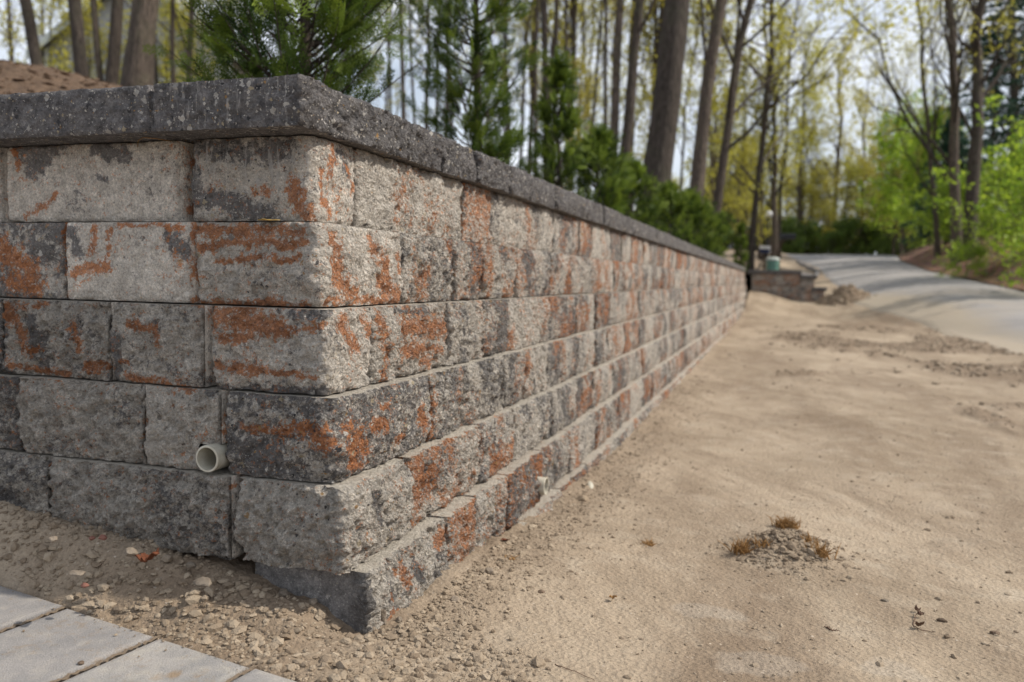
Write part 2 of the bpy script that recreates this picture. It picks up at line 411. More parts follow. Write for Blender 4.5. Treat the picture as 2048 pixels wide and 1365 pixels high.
def bed_z(x, y):
    x = np.asarray(x, float); y = np.asarray(y, float)
    a = np.maximum(-x - .15, 0); b = np.maximum(y - .1, 0)
    d = np.where(y < 60, a * b / (a + b + .001) * 1.6, 0)
    z = .84 + .30 * np.minimum(d, 4.2) + .03 * np.clip(d - 4.2, 0, 30)
    z = z + .42 * np.exp(-(((x + 4.6) / 1.6) ** 2 + ((y - 3.1) / 1.3) ** 2))
    f = sstep(y, 18, 44)
    return z + f * (np.maximum(ground_z(x, y, False) + .05, z) - z)
def any_z(x, y):
    x = float(x); y = float(y)
    if x < lane_left(y) and y > 19 or (x < -.1 and y > .1): return float(max(bed_z(x, y), ground_z(x, y)))
    return float(ground_z(x, y))
def at(px, py, D):
    """the point seen at pixel (px, py) of the photograph, D metres deep"""
    c = np.array([(px - 1024) / FPX, -(py - 682.5) / FPX, -1.0]) * D
    return CL + CR.T @ c

def axis(parts):
    out = [np.arange(a, b, s) for a, b, s in parts]; return np.unique(np.round(np.concatenate(out + [np.array([parts[-1][1]])]), 5))
def grow(a, b, s0, g):
    v = [a]; s = s0
    while abs(v[-1] - a) < abs(b - a):
        v.append(v[-1] + (s if b > a else -s)); s *= g
    v[-1] = b; return np.array(v[1:])
def grid(xs, ys, zf, keep=None):
    X, Y = np.meshgrid(xs, ys); P = np.stack([X.ravel(), Y.ravel()], 1)
    nx = len(xs); ny = len(ys)
    i = np.arange(ny - 1)[:, None] * nx + np.arange(nx - 1)[None, :]
    Q = np.stack([i, i + 1, i + nx + 1, i + nx], -1).reshape(-1, 4)
    if keep is not None:
        c = P[Q].mean(1); Q = Q[keep(c[:, 0], c[:, 1])]
        u, inv = np.unique(Q, return_inverse=True); P = P[u]; Q = inv.reshape(-1, 4)
    z = zf(P[:, 0], P[:, 1])
    return np.column_stack([P, z]), Q

def rubble_mask(x, y):
    P = np.column_stack([x, y, 0 * x])
    n = fbm(P * [1, .55, 1], 1.5, 4, .55, 5)
    m = sstep(n, -.12, .22) * sstep(x, .5, 1.6) * sstep(y, 2.4, 4.5) * (1 - sstep(y, 13, 16)) * (1 - sstep(x, 3.0, 3.4) * 1)
    # a ridge of clods left by tracks, running obliquely towards the driveway
    for (ax, ay, bx, by, w) in ((1.9, 3.0, 1.35, 6.5, .10), (2.2, 4.0, 2.7, 8.0, .28), (1.2, 9.0, 2.4, 13.0, .6), (.3, 6.6, 1.6, 8.4, .2), (1.0, 5.2, 2.3, 6.2, .22)):
        ux, uy = bx - ax, by - ay; t = np.clip(((x - ax) * ux + (y - ay) * uy) / (ux * ux + uy * uy), 0, 1)
        dd = np.hypot(x - ax - t * ux, y - ay - t * uy)
        m = np.maximum(m, (1 - sstep(dd, w * .5, w * 1.3)) * sstep(n, -.35, .1))
    mound = np.exp(-(((x - .835) / .115) ** 2 + ((y - .86) / .15) ** 2) ** 1.2)
    foot = (1 - sstep(x, .22, .42)) * sstep(y, -.1, .1) * .45 + (1 - sstep(x, .1, .3)) * (1 - sstep(y, .0, .12)) * .72
    return np.clip(np.maximum(np.maximum(m, mound * .35), foot * sstep(n, -.5, .3)), 0, 1)
def pale_mask(x, y):
    P = np.column_stack([x, y, 0 * x]); n = fbm(P, 14, 3, .5, 3)
    m = np.zeros(len(x))
    for cx, cy, rx, ry in ((.69, .34, .06, .04), (.99, .20, .07, .04), (.80, .12, .08, .05)):
        m = np.maximum(m, 1 - sstep(np.hypot((x - cx) / rx, (y - cy) / ry) + n * .8, .6, 1.1))
    return m
def ground_detail(x, y):
    z = ground_z(x, y)
    P = np.column_stack([x, y, 0 * x]); near = 1 - sstep(np.hypot(x - .5, y - .2), 2.5, 8)
    rb = rubble_mask(x, y)
    z = z + fbm(P, 3.0, 3, .5, 9) * .010
    z = z + fbm(P, 22, 4, .6, 2) * (.0035 + .010 * rb) * (near * .9 + .1)
    z = z + np.abs(fbm(P, 75, 3, .6, 4)) * (.0022 + .007 * rb) * near
    z = z + rb * (fbm(P, 9, 3, .6, 6) * .5 + .4) * .045 * sstep(y, 2, 3)
    # clod mound left of centre of the yard
    r = ((x - .835) / .10) ** 2 + ((y - .86) / .13) ** 2
    z = z + .048 * np.exp(-r ** 1.1) * (1 + .4 * fbm(P, 40, 3, .6, 8))
    # earth banked against the foot of the wall
    z = z + .018 * np.exp(-((x - .16) / .05) ** 2) * sstep(y, .1, .3) * (.5 + fbm(P, 7, 3, .5, 1))
    # press the soil below the pavers and the asphalt
    z = np.where(paver_side(x, y) > 0.004, .060, z)
    z = z - .03 * sstep(x - lane_left(y), .05, .3) * sstep(lane_right(y) - x, -.1, .1) * sstep(y, -9, -8)
    return z
PE0 = np.array([-.555, -.168]); PE1 = np.array([.19, -.300]); PED = (PE1 - PE0) / np.linalg.norm(PE1 - PE0); PEN = np.array([PED[1], -PED[0]])
def paver_side(x, y): return (x - PE0[0]) * PEN[0] + (y - PE0[1]) * PEN[1]

xs = np.concatenate([-grow(.9, 60, .02, 1.10)[::-1], axis([(-.9, 1.75, .0095)]), grow(1.75, 90, .010, 1.045)])
ys = np.concatenate([-grow(.62, 40, .02, 1.12)[::-1], axis([(-.62, 1.7, .0095)]), grow(1.7, 130, .0105, 1.032)])
V, Q = grid(xs, ys, ground_detail)
g = obj('ground', V, [Q], M['dirt'], smooth=True, origin=(0, 0, 0), attrs={'rubble': rubble_mask(V[:, 0], V[:, 1]), 'pale': pale_mask(V[:, 0], V[:, 1])})
tag(g, kind='structure')

# asphalt lane
ty = np.concatenate([[-8, -4, 0], np.arange(2, 62, .5)]); tx = np.linspace(0, 1, 26)
Vy = np.repeat(ty, len(tx)); Tx = np.tile(tx, len(ty)); wob = fbm(np.column_stack([Vy, Vy * 0, Vy * 0]), 1.1, 4, .6, 3)
lx = lane_left(Vy) + .13 * wob; rx = lane_right(Vy) + .1 + .06 * wob; Vx = lx + (rx - lx) * Tx
Vz = ground_z(Vx, Vy, False) + .012 + .02 * np.sin(PI * Tx); Vz = np.where((Tx == 0) | (Tx == 1), Vz - .06, Vz)
i = np.arange(len(ty) - 1)[:, None] * len(tx) + np.arange(len(tx) - 1)[None, :]
Q = np.stack([i, i + 1, i + len(tx) + 1, i + len(tx)], -1).reshape(-1, 4)
dusty = (1 - sstep((Vx - lx), .1, 1.3)) * (1 - sstep(Vy, 16, 20)) + .35 * sstep(Vy, 11, 13) * (1 - sstep(Vy, 17, 20))
tag(obj('driveway', np.column_stack([Vx, Vy, Vz]), [Q], M['asphalt'], smooth=True, origin=(0, 0, 0), attrs={'dusty': dusty}), kind='structure')

# planting bed and wooded slope behind the wall
bx = np.concatenate([-grow(.8, 70, .06, 1.06)[::-1], axis([(-.8, 2.6, .1)])]); by = np.concatenate([axis([(.10, 6, .07)]), grow(6, 130, .09, 1.03)])
def bed_keep(x, y): return (x < -.10) & (y > .1) | (y > 18.75) & (x < bed_edge(y))
V, Q = grid(bx, by, bed_z, bed_keep)
nn = fbm(V, 8, 4, .6, 3); V[:, 2] += nn * .03 * sstep(-V[:, 0], .5, 1.2) + .01 * nn
edge = sstep(bed_edge(V[:, 1]) - .02 - V[:, 0], 0, .12); gz = ground_z(V[:, 0], V[:, 1], False)
V[:, 2] = np.where(V[:, 1] > 18.7, gz - .05 + (V[:, 2] - gz + .05) * edge, V[:, 2])
tag(obj('planting_bed', V, [Q], M['mulch'], smooth=True, origin=(0, 0, 0)), kind='structure')
# leaf-strewn bank right of the lane
bx = np.concatenate([axis([(4.6, 8, .07)]), grow(8, 60, .1, 1.08)]); by = np.concatenate([axis([(0, 30, .14)]), grow(30, 70, .2, 1.05)])
V, Q = grid(bx, by, lambda x, y: ground_z(x, y) + .02, lambda x, y: x > lane_right(y) + .0)
V[:, 2] += fbm(V, 5, 4, .65, 6) * .07 * sstep(V[:, 0] - lane_right(V[:, 1]), .05, .4) + .02
tag(obj('leaf_bank', V, [Q], M['litter'], smooth=True, origin=(0, 0, 0)), kind='structure')

# ------------------------------------------------------------------ pavers
pav = bpy.data.objects.new('paved_path', None); pav['_o'] = [0, 0, 0]; link(pav); tag(pav, kind='structure')
def paver(s0, s1, t0, t1, z, soil):
    e = .0026; n1 = max(2, int((s1 - s0) / .008)); n2 = max(2, int((t1 - t0) / .008))
    s = np.linspace(s0 + e, s1 - e, n1); t_ = np.linspace(t0 + e, t1 - e, n2)
    S, T = np.meshgrid(s, t_); P = PE0 + S.reshape(-1, 1) * PED + T.reshape(-1, 1) * PEN
    de = np.minimum(np.minimum(S - s0 - e, s1 - e - S), np.minimum(T - t0 - e, t1 - e - T)).ravel()
    P3 = np.column_stack([P, np.full(len(P), 0.)])
    Z = z - .005 * (1 - sstep(de, -.001, .008)) + fbm(P3, 30, 3, .5, 3) * .0006 - (de < .006) * np.abs(fbm(P3, 90, 2, .5, 5)) * .004
    P3[:, 2] = Z
    i = np.arange(n2 - 1)[:, None] * n1 + np.arange(n1 - 1)[None, :]
    Qf = np.stack([i, i + n1, i + n1 + 1, i + 1], -1).reshape(-1, 4)
    ring = np.concatenate([np.arange(n1), np.arange(1, n2) * n1 + n1 - 1, (n2 - 1) * n1 + np.arange(n1 - 2, -1, -1), np.arange(n2 - 2, 0, -1) * n1])
    low = P3[ring].copy(); low[:, 2] = z - .06; k = len(P3); m = len(ring); a = np.arange(m)
    Qs = np.stack([ring[a], ring[(a + 1) % m], k + (a + 1) % m, k + a], -1)
    A = np.concatenate([P3, low]); so = np.zeros(len(A))
    TT = (A[:, 0] - PE0[0]) * PEN[0] + (A[:, 1] - PE0[1]) * PEN[1]
    so = np.maximum(so, .75 * (1 - sstep(TT, 0, .022))); dd_ = np.concatenate([de, np.zeros(m)]); so = np.maximum(so, .7 * (1 - sstep(dd_, 0, .007)))
    so = np.maximum(so, .36 + .22 * fbm(A, 7, 4, .6, 9))
    for cx, cy, r, w in soil: so = np.maximum(so, w * (1 - np.clip(np.hypot(A[:, 0] - cx, A[:, 1] - cy) / r, 0, 1)))
    sm = np.ones(len(Qf) + len(Qs), bool); sm[len(Qf):] = False
    o = obj('paver', A, [Qf[:, ::-1], Qs], M['paver'], pav, smooth=sm, attrs={'soil': so})
soil = [(-.015, -.345, .028, 1.0), (.02, -.335, .016, 1.0), (-.03, -.362, .012, 1.0), (.0, -.385, .02, .7), (-.35, -.26, .014, .8)]
cuts0 = [-1.15, -.92, -.685, -.45, -.215, .205, .435, .642, .87]
cuts0 = [-1.12, -.88, -.645, -.41, -.19, .203, .434, .641, .87]
cuts0 = [-1.13, -.90, -.67, -.45, -.23, -.02, .203, .434, .641, .87]
for r_ in range(4):
    off = .0 if r_ == 0 else (.11 if r_ % 2 else .03)
    wrow = [0, .30, .60, .90, 1.2]
    for a_, b_ in zip(cuts0[:-1], cuts0[1:]):
        paver(a_ + off, b_ + off, wrow[r_], wrow[r_ + 1], .090 + rng.uniform(-.0015, .0015), soil)
# sand in the joints
jm = MB()
for r_ in range(1):
    for c_ in cuts0[1:-1]:
        n = 60; s = c_ + rng.normal(0, .0012, n); t_ = np.linspace(.0, .30, n)
        for sg in (0,):
            P0 = PE0 + (s - .0036)[:, None] * PED + t_[:, None] * PEN; P1 = PE0 + (s + .0036)[:, None] * PED + t_[:, None] * PEN
            zz = .0875 + rng.uniform(-.0025, .0025, n)
            A = np.concatenate([np.column_stack([P0, zz]), np.column_stack([P1, zz])]); a = np.arange(n - 1)
            jm.add(A, np.stack([a, a + n, a + n + 1, a + 1], -1))
o = jm.build('joint_sand', M['gravel'], pav, smooth=True); o['kind'] = 'stuff'

# ------------------------------------------------------------------ the wall blocks
# rust and dark swirls on the nearest blocks, in wall coordinates: ('L', x0, z0, x1, z1, radius, weight) on the short face, 'R' with y on the long face
STROKES = []
STROKES += [
    ('w', 'L', -.24, .96, -.03, .965, .045), ('w', 'L', -.21, .86, -.03, .84, .055),
    ('d', 'L', -0.664, 0.900, -0.580, 0.907, 0.0257), ('d', 'L', -0.632, 0.870, -0.613, 0.869, 0.0217), ('d', 'L', -0.481, 0.900, -0.409, 0.886, 0.0152),
    ('d', 'L', -0.476, 0.847, -0.446, 0.843, 0.0067), ('r', 'L', -0.683, 0.913, -0.674, 0.870, 0.0069), ('r', 'L', -0.664, 0.772, -0.596, 0.797, 0.0090),
    ('r', 'L', -0.596, 0.797, -0.583, 0.820, 0.0059), ('d', 'L', -0.254, 0.897, -0.057, 0.883, 0.0219), ('d', 'L', -0.244, 0.801, -0.088, 0.777, 0.0202),
    ('d', 'L', -0.260, 0.866, -0.239, 0.801, 0.0165), ('r', 'L', -0.122, 0.818, -0.098, 0.817, 0.0098), ('r', 'L', -0.041, 0.830, -0.014, 0.772, 0.0141),
    ('r', 'R', 0.058, 0.894, 0.049, 0.848, 0.0126), ('r', 'R', 0.024, 0.810, 0.049, 0.776, 0.0106), ('r', 'R', 0.118, 0.875, 0.132, 0.830, 0.0084),
    ('r', 'R', 0.023, 0.849, 0.024, 0.827, 0.0071), ('d', 'R', 0.094, 0.890, 0.112, 0.865, 0.0129), ('r', 'L', -0.701, 0.705, -0.631, 0.661, 0.0261),
    ('r', 'L', -0.684, 0.645, -0.613, 0.631, 0.0201), ('r', 'L', -0.708, 0.715, -0.682, 0.705, 0.0180), ('d', 'L', -0.286, 0.736, -0.252, 0.708, 0.0184),
    ('d', 'L', -0.515, 0.743, -0.504, 0.706, 0.0135), ('r', 'L', -0.466, 0.747, -0.473, 0.697, 0.0076), ('r', 'L', -0.517, 0.658, -0.438, 0.678, 0.0117),
    ('r', 'L', -0.428, 0.745, -0.429, 0.669, 0.0057), ('r', 'L', -0.406, 0.752, -0.257, 0.749, 0.0057), ('r', 'L', -0.224, 0.743, -0.014, 0.743, 0.0118),
    ('r', 'L', -0.225, 0.717, -0.004, 0.723, 0.0091), ('r', 'L', -0.192, 0.690, -0.014, 0.697, 0.0073), ('r', 'L', -0.226, 0.612, -0.004, 0.617, 0.0083),
    ('r', 'R', -0.018, 0.741, 0.030, 0.721, 0.0190), ('r', 'R', 0.008, 0.676, 0.088, 0.630, 0.0248), ('r', 'R', 0.025, 0.712, 0.033, 0.676, 0.0107),
    ('r', 'R', 0.156, 0.731, 0.220, 0.684, 0.0174), ('r', 'R', 0.210, 0.659, 0.290, 0.617, 0.0221), ('r', 'R', 0.277, 0.711, 0.282, 0.680, 0.0104),
    ('r', 'R', -0.017, 0.619, 0.278, 0.615, 0.0088), ('r', 'L', -0.658, 0.591, -0.622, 0.517, 0.0149), ('r', 'L', -0.669, 0.480, -0.529, 0.461, 0.0091),
    ('r', 'L', -0.501, 0.561, -0.484, 0.523, 0.0097), ('r', 'L', -0.467, 0.481, -0.431, 0.483, 0.0146), ('r', 'L', -0.616, 0.508, -0.590, 0.509, 0.0119),
    ('r', 'L', -0.626, 0.595, -0.562, 0.596, 0.0059), ('d', 'L', -0.678, 0.585, -0.679, 0.485, 0.0140), ('d', 'L', -0.601, 0.568, -0.578, 0.490, 0.0197),
    ('d', 'L', -0.683, 0.464, -0.656, 0.464, 0.0142), ('r', 'L', -0.367, 0.568, -0.301, 0.559, 0.0085), ('r', 'L', -0.307, 0.554, -0.299, 0.531, 0.0075),
    ('r', 'L', -0.381, 0.471, -0.213, 0.454, 0.0067), ('r', 'L', -0.389, 0.494, -0.366, 0.491, 0.0048), ('d', 'L', -0.400, 0.546, -0.396, 0.460, 0.0124),
    ('r', 'L', -0.168, 0.587, -0.058, 0.577, 0.0235), ('r', 'L', -0.169, 0.555, -0.105, 0.553, 0.0127), ('r', 'L', -0.043, 0.565, 0.037, 0.581, 0.0097),
    ('r', 'L', -0.169, 0.499, -0.085, 0.498, 0.0119), ('r', 'L', -0.085, 0.496, 0.032, 0.489, 0.0063), ('d', 'L', -0.181, 0.456, 0.047, 0.461, 0.0129),
    ('d', 'L', -0.023, 0.603, 0.047, 0.600, 0.0096), ('r', 'R', 0.010, 0.588, 0.046, 0.541, 0.0178), ('r', 'R', 0.093, 0.584, 0.119, 0.554, 0.0131),
    ('r', 'R', 0.046, 0.541, 0.069, 0.530, 0.0110), ('r', 'R', 0.153, 0.582, 0.169, 0.532, 0.0175), ('r', 'R', 0.186, 0.521, 0.176, 0.467, 0.0150),
    ('r', 'R', 0.254, 0.557, 0.479, 0.556, 0.0290), ('r', 'R', 0.254, 0.515, 0.466, 0.499, 0.0125), ('r', 'R', 0.368, 0.482, 0.409, 0.475, 0.0177),
    ('d', 'R', 0.230, 0.597, 0.379, 0.592, 0.0081), ('r', 'L', -0.113, 0.392, -0.036, 0.395, 0.0081), ('r', 'L', -0.036, 0.392, 0.054, 0.400, 0.0142),
    ('r', 'L', 0.044, 0.382, 0.059, 0.375, 0.0175), ('r', 'R', -0.014, 0.387, 0.041, 0.349, 0.0303), ('r', 'R', 0.005, 0.339, 0.027, 0.325, 0.0163),
    ('r', 'R', 0.079, 0.389, 0.120, 0.383, 0.0151), ('r', 'R', 0.120, 0.416, 0.136, 0.414, 0.0116), ('r', 'R', 0.163, 0.346, 0.208, 0.337, 0.0080),
    ('r', 'R', 0.299, 0.374, 0.318, 0.350, 0.0215), ('r', 'R', -0.094, 0.299, -0.048, 0.282, 0.0059), ('d', 'R', 0.034, 0.261, 0.053, 0.228, 0.0149),
    ('r', 'R', 0.088, 0.116, 0.110, 0.089, 0.0155), ('r', 'R', 0.037, 0.087, 0.068, 0.037, 0.0075), ('r', 'R', 0.271, 0.108, 0.305, 0.119, 0.0173),
    ('r', 'R', 0.047, 0.052, 0.058, 0.048, 0.0095), ('d', 'R', 0.143, 0.107, 0.167, 0.079, 0.0221), ('d', 'R', 0.241, 0.053, 0.268, 0.034, 0.0171),
]
def stroke_field(P, face_is_left, which):
    f = np.zeros(len(P))
    w = fbm(P, 42, 4, .65, 31 if which == 'r' else 47) * .017; w2 = fbm(P, 42, 4, .65, 77) * .013
    for kind, fc, a0, z0, a1, z1, r in STROKES:
        if kind != which: continue
        a = (P[:, 0] if fc == 'L' else P[:, 1]) + w; z = P[:, 2] + w2
        ux, uz = a1 - a0, z1 - z0; t_ = np.clip(((a - a0) * ux + (z - z0) * uz) / (ux * ux + uz * uz + 1e-9), 0, 1)
        d = np.hypot(a - a0 - t_ * ux, z - z0 - t_ * uz)
        ok = face_is_left if fc == 'L' else ~face_is_left
        f = np.where(ok, np.maximum(f, 1.0 - .5 * d / r), f)
    if which != 'w': f = f * (1 + .55 * fbm(P, 26, 4, .65, 13)) + .10 * fbm(P, 60, 3, .6, 19)
    return np.clip(f, 0, 1)

def path_block(pts, soft, z0, z1, res, rough, tone=.3, chip=.6, own=False, seed=0, rust=.5, dark=.5, bulge=.006, streak=False, cut_notch=None, ragged=1.0, sawn=False):
    """pts: plan polyline run with the outside on its right; soft: 1 per segment where the face is split, 0 where it is sawn"""
    pts = np.asarray(pts, float); P = []; Nn = []; W = []; SEG = []
    for k in range(len(pts) - 1):
        a, b = pts[k], pts[k + 1]; L = np.linalg.norm(b - a); n = max(2, int(L / (res if soft[k] > .05 else max(res, .03))) + 1)
        t_ = np.linspace(0, 1, n)[: (n if k == len(pts) - 2 else -1)]
        P.append(a + t_[:, None] * (b - a)); d = (b - a) / L; Nn.append(np.tile([d[1], -d[0]], (len(t_), 1)))
        W.append(np.full(len(t_), float(soft[k]))); SEG.append(np.full(len(t_), k))
    P = np.concatenate(P); Nn = np.concatenate(Nn); W = np.concatenate(W); SEG = np.concatenate(SEG)
    # smooth the normals round the corners
    for _ in range(2):
        N2 = Nn.copy(); N2[1:-1] = Nn[:-2] + 2 * Nn[1:-1] + Nn[2:]; N2 /= np.linalg.norm(N2, axis=1, keepdims=True); Nn = N2
    nv = max(3, int((z1 - z0) / res) + 1); n = len(P)
    zr = np.linspace(z0, z1, nv)
    A = np.repeat(P[None], nv, 0).reshape(-1, 2); NA = np.repeat(Nn[None], nv, 0).reshape(-1, 2); WA = np.repeat(W[None], nv, 0).ravel(); Z = np.repeat(zr, n)
    SG = np.tile(SEG, nv)
    P3 = np.column_stack([A, Z]); off = seed * 3.17
    dz = np.minimum(Z - z0, z1 - Z)
    # distance along the plan to the nearest sawn return
    cs = np.concatenate([[0], np.cumsum(np.linalg.norm(np.diff(P, axis=0), axis=1))]); sw = np.where(W < .05)[0]
    de = np.min(np.abs(cs[:, None] - cs[sw][None, :]), 1) if len(sw) else np.full(n, 1.0)
    de = np.tile(de, nv)
    amp = rough * WA
    nb = fbm(P3 + off, 16, 5, .62, 1); nf = 1 - np.abs(fbm(P3 + off * .7, 38, 4, .6, 7)) * 2
    disp = amp * (nb * .0165 + (nf - .5) * .0115 + (1 - np.abs(fbm(P3 * [1, 1, .7] + off, 85, 3, .6, 8)) * 2 - .5) * .0058 + fbm(P3, 170, 2, .6, 3) * .0022) + WA * .0006 * fbm(P3, 90, 3, .5, 2)
    er = .0022 + .0065 * np.clip(fbm(P3 + off, 30, 3, .6, 12) + .2, 0, 1) * ragged
    disp -= WA * er * (1 - sstep(dz, -.001, .006 + .005 * rough)) + WA * (er * 1.5 + .003) * (1 - sstep(de, -.001, .011))
    disp += WA * bulge * rough * sstep(dz, 0, .05) * sstep(de, 0, .05)
    A = A + NA * disp[:, None]
    zz = Z.copy()
    edgez = .0018 * fbm(P3 + off, 50, 2, .5, 21) * ragged * WA
    zz = zz + np.where(dz < 1e-6, np.where(Z > (z0 + z1) / 2, -np.abs(edgez), np.abs(edgez)), 0)
    V = np.column_stack([A, zz])
    i = np.arange(nv - 1)[:, None] * n + np.arange(n - 1)[None, :]
    Q = np.stack([i, i + 1, i + n + 1, i + n], -1).reshape(-1, 4)
    if cut_notch is not None:      # rectangular bite out of the lower right of the left-facing block
        c = V[Q].mean(1); bite = (c[:, 0] > cut_notch[0]) & (c[:, 2] < cut_notch[1]); Q = Q[~bite]
    F = [Q]; nt = len(V); smooth = [np.ones(len(Q), bool)]
    top = V[(nv - 1) * n:].copy(); bot = V[:n].copy()
    if cut_notch is not None: bot = bot[bot[:, 0] < cut_notch[0]]; bot = np.vstack([bot, [[cut_notch[0], bot[0, 1], z0]]])
    V = np.concatenate([V, top, bot])
    F.append(np.arange(nt, nt + n)); F.append(np.arange(nt + n, nt + n + len(bot))[::-1]); smooth += [np.zeros(2, bool)]
    # back
    V = np.concatenate([V, V[[0, n - 1, (nv - 1) * n, nv * n - 1]]]); k = len(V)
    F.append(np.array([k - 4, k - 2, k - 1, k - 3])); smooth.append(np.zeros(1, bool))
    if cut_notch is not None:
        yb = pts[0][1]; yf = pts[1][1]; cx, cz = cut_notch; xr = pts[2][0]
        V = np.concatenate([V, [[cx, yf + .002, z0], [cx, yf + .002, cz], [cx, yb, cz], [cx, yb, z0], [xr, yf + .002, cz], [xr, yb, cz]]]); k = len(V) - 6
        F.append(np.array([[k, k + 3, k + 2, k + 1], [k + 1, k + 2, k + 5, k + 4]])); smooth.append(np.zeros(2, bool))
    # colours
    PP = V
    left = (V[:, 1] < V[:, 0] * 0 + pts[:, 1].min() + .012) & (V[:, 0] < pts[:, 0].max() - .004) if own else np.zeros(len(V), bool)
    if own == 'corner': left = (V[:, 1] < pts[:, 1].min() + .020)
    if own:
        ru = stroke_field(PP, left, 'r'); dk = stroke_field(PP, left, 'd')
        base = .12; dk = np.maximum(dk, np.clip(dark + .42 * fbm(PP + seed * 3.3, 13, 4, .6, 55), 0, 1))
        ru = np.maximum(ru, .20 + .34 * fbm(PP + seed * 1.7, 19, 4, .6, 66))
    else:
        q = PP + np.array([seed * 7.7, seed * 1.3, seed * 5.1]); q = q * (np.array([1, 1, .72]) if streak else np.array([1, 1, 1.2]))
        ru = .465 + .85 * fbm(q, 11, 5, .66, 71) + (rust - .5) * .8; dk = .44 + .8 * fbm(q, 9, 5, .66, 91) + (dark - .5) * .8
    if sawn: dk = np.where(V[:, 1] < -.0285, 1.3, dk); ru = np.where(V[:, 1] < -.0285, -1, ru)
    m = len(V); drip = stroke_field(PP, left, 'w') if own else np.zeros(m)
    rr = np.full(m, .25); rr[:nv * n] = np.clip(WA * rough, 0, 1)
    return V, F, np.concatenate(smooth), {'rust': ru, 'dark': dk, 'tone': np.full(m, tone), 'chip': np.full(m, chip), 'rough': rr, 'drip': drip}

wall = thing('retaining_wall', 'long grey, charcoal and rust concrete block retaining wall with dark coping', 'wall', (0, 0, 0))
def addblock(name, args, kw, parent=wall, mat='block', label=None):
    V, F, sm, at_ = path_block(*args, **kw)
    o = obj(name, V, F, M[mat], parent, smooth=sm, attrs=at_)
    if label: o['label'] = label
    return o
DEP = .17
def left_block(k, x0, x1, res=.0042, g0=.003, g1=.003, **kw):
    y = LY[k] + rng.uniform(-.003, .002); z1 = ztop(k) - .001; z0 = ztop(k) - CH + .0015
    r = .005; a = x0 + g0; b = x1 - g1
    pts = [(a, y + DEP), (a, y + r), (a + r, y), (b - r, y), (b, y + r), (b, y + DEP)]
    return (pts, [0, 1, 1, 1, 0], z0, z1, res, kw.pop('rough', .6)), kw
def long_block(k, y0, y1, res, g0=.0048, g1=.0048, dx=0, **kw):
    x = WX[k] + dx; z1 = ztop(k) - .001; z0 = ztop(k) - CH + .0015; r = .005; a = y0 + g0; b = y1 - g1
    pts = [(x - DEP, a), (x - r, a), (x, a + r), (x, b - r), (x - r, b), (x - DEP, b)]
    return (pts, [0, 1, 1, 1, 0], z0, z1, res, kw.pop('rough', 1.0)), kw
def corner_block(k, xl, yr, res=.004, R=.022, g0=.005, g1=.003, ydepth=None, **kw):
    x = WX[k]; y = LY[k]; z1 = ztop(k) - .001; z0 = ztop(k) - CH + .0015
    a = xl + g0; b = yr - g1; arc = [(x - R + R * math.sin(t), y + R - R * math.cos(t)) for t in np.linspace(0, PI / 2, 7)]
    pts = [(a, b - .0), (a, y + .008), (a + .008, y)] + arc + [(x, b - .005), (x - .005, b), (a, b)][:2]
    soft = [0, 1] + [1] * 7 + [1, 1]
    pts = [(a, b - .001), (a, y + .008), (a + .008, y)] + arc + [(x, b - .006), (x - .006, b)]
    return (pts, soft[:len(pts) - 1], z0, z1, res, kw.pop('rough', .7)), kw

# short face, left of the corner
def LB(k, x0, x1, **kw): addblock('block', *left_block(k, x0, x1, own='left', **kw))
# course 1
LB(1, -1.10, -.711, seed=1, rough=.3, dark=.2, tone=.35, chip=.7, g1=.006)
LB(1, -.711, -.285, seed=2, rough=.2, dark=.20, tone=.12, chip=.55, g1=.0015)
a_, kw_ = corner_block(1, -.262, .147, seed=3, rough=.42, own='corner', dark=.24, tone=.15, chip=1.0, R=.022); addblock('block', a_, kw_, label='top corner block with white drips and orange flecks')
LB(2, -.93, -.540, seed=4, rough=.35, dark=.62, tone=.35, chip=.8)
LB(2, -.540, -.240, seed=5, rough=.2, dark=.15, tone=.2, chip=.7)
a_, kw_ = corner_block(2, -.235, .303, seed=6, rough=.62, own='corner', dark=.17, tone=.0, chip=1.0, R=.02); addblock('block', a_, kw_, label='corner block broadly blotched with orange')
LB(3, -1.05, -.681, seed=7, rough=.8, dark=.55, tone=.3, chip=.6)
LB(3, -.681, -.413, seed=8, rough=.95, dark=.35, tone=.35, chip=.6)
LB(3, -.413, -.200, seed=9, rough=.8, dark=.3, tone=.3, chip=.6, g1=.004)
a_, kw_ = corner_block(3, -.190, .128, seed=10, rough=.62, own='corner', dark=.22, tone=.0, chip=.7, R=.012); addblock('block', a_, kw_, label='corner block with orange bands above and below pale grey')
LB(4, -.90, -.623, seed=11, rough=.9, dark=.7, tone=.5, chip=.5)
LB(4, -.623, -.325, seed=12, rough=1.0, dark=.24, tone=.3, chip=.6)
LB(4, -.325, -.158, seed=13, rough=.75, dark=.08, tone=.15, chip=.6, cut_notch=(-.1995, ztop(4) - .0995))
a_, kw_ = corner_block(4, -.151, .351, seed=14, rough=.75, own='corner', dark=.60, tone=.1, chip=1.3, R=.022); addblock('block', a_, kw_, label='charcoal corner block speckled white with an orange streak')
LB(5, -.93, -.543, seed=15, rough=1.0, dark=.52, tone=.4, chip=.5)
LB(5, -.543, -.128, seed=16, rough=1.1, dark=.36, tone=.4, chip=.5, g1=.003)
a_, kw_ = corner_block(5, -.116, .203, seed=17, rough=1.0, own='corner', dark=.14, tone=.1, chip=1.0, R=.012); addblock('block', a_, kw_, label='pale rough corner block of the second lowest course in view')
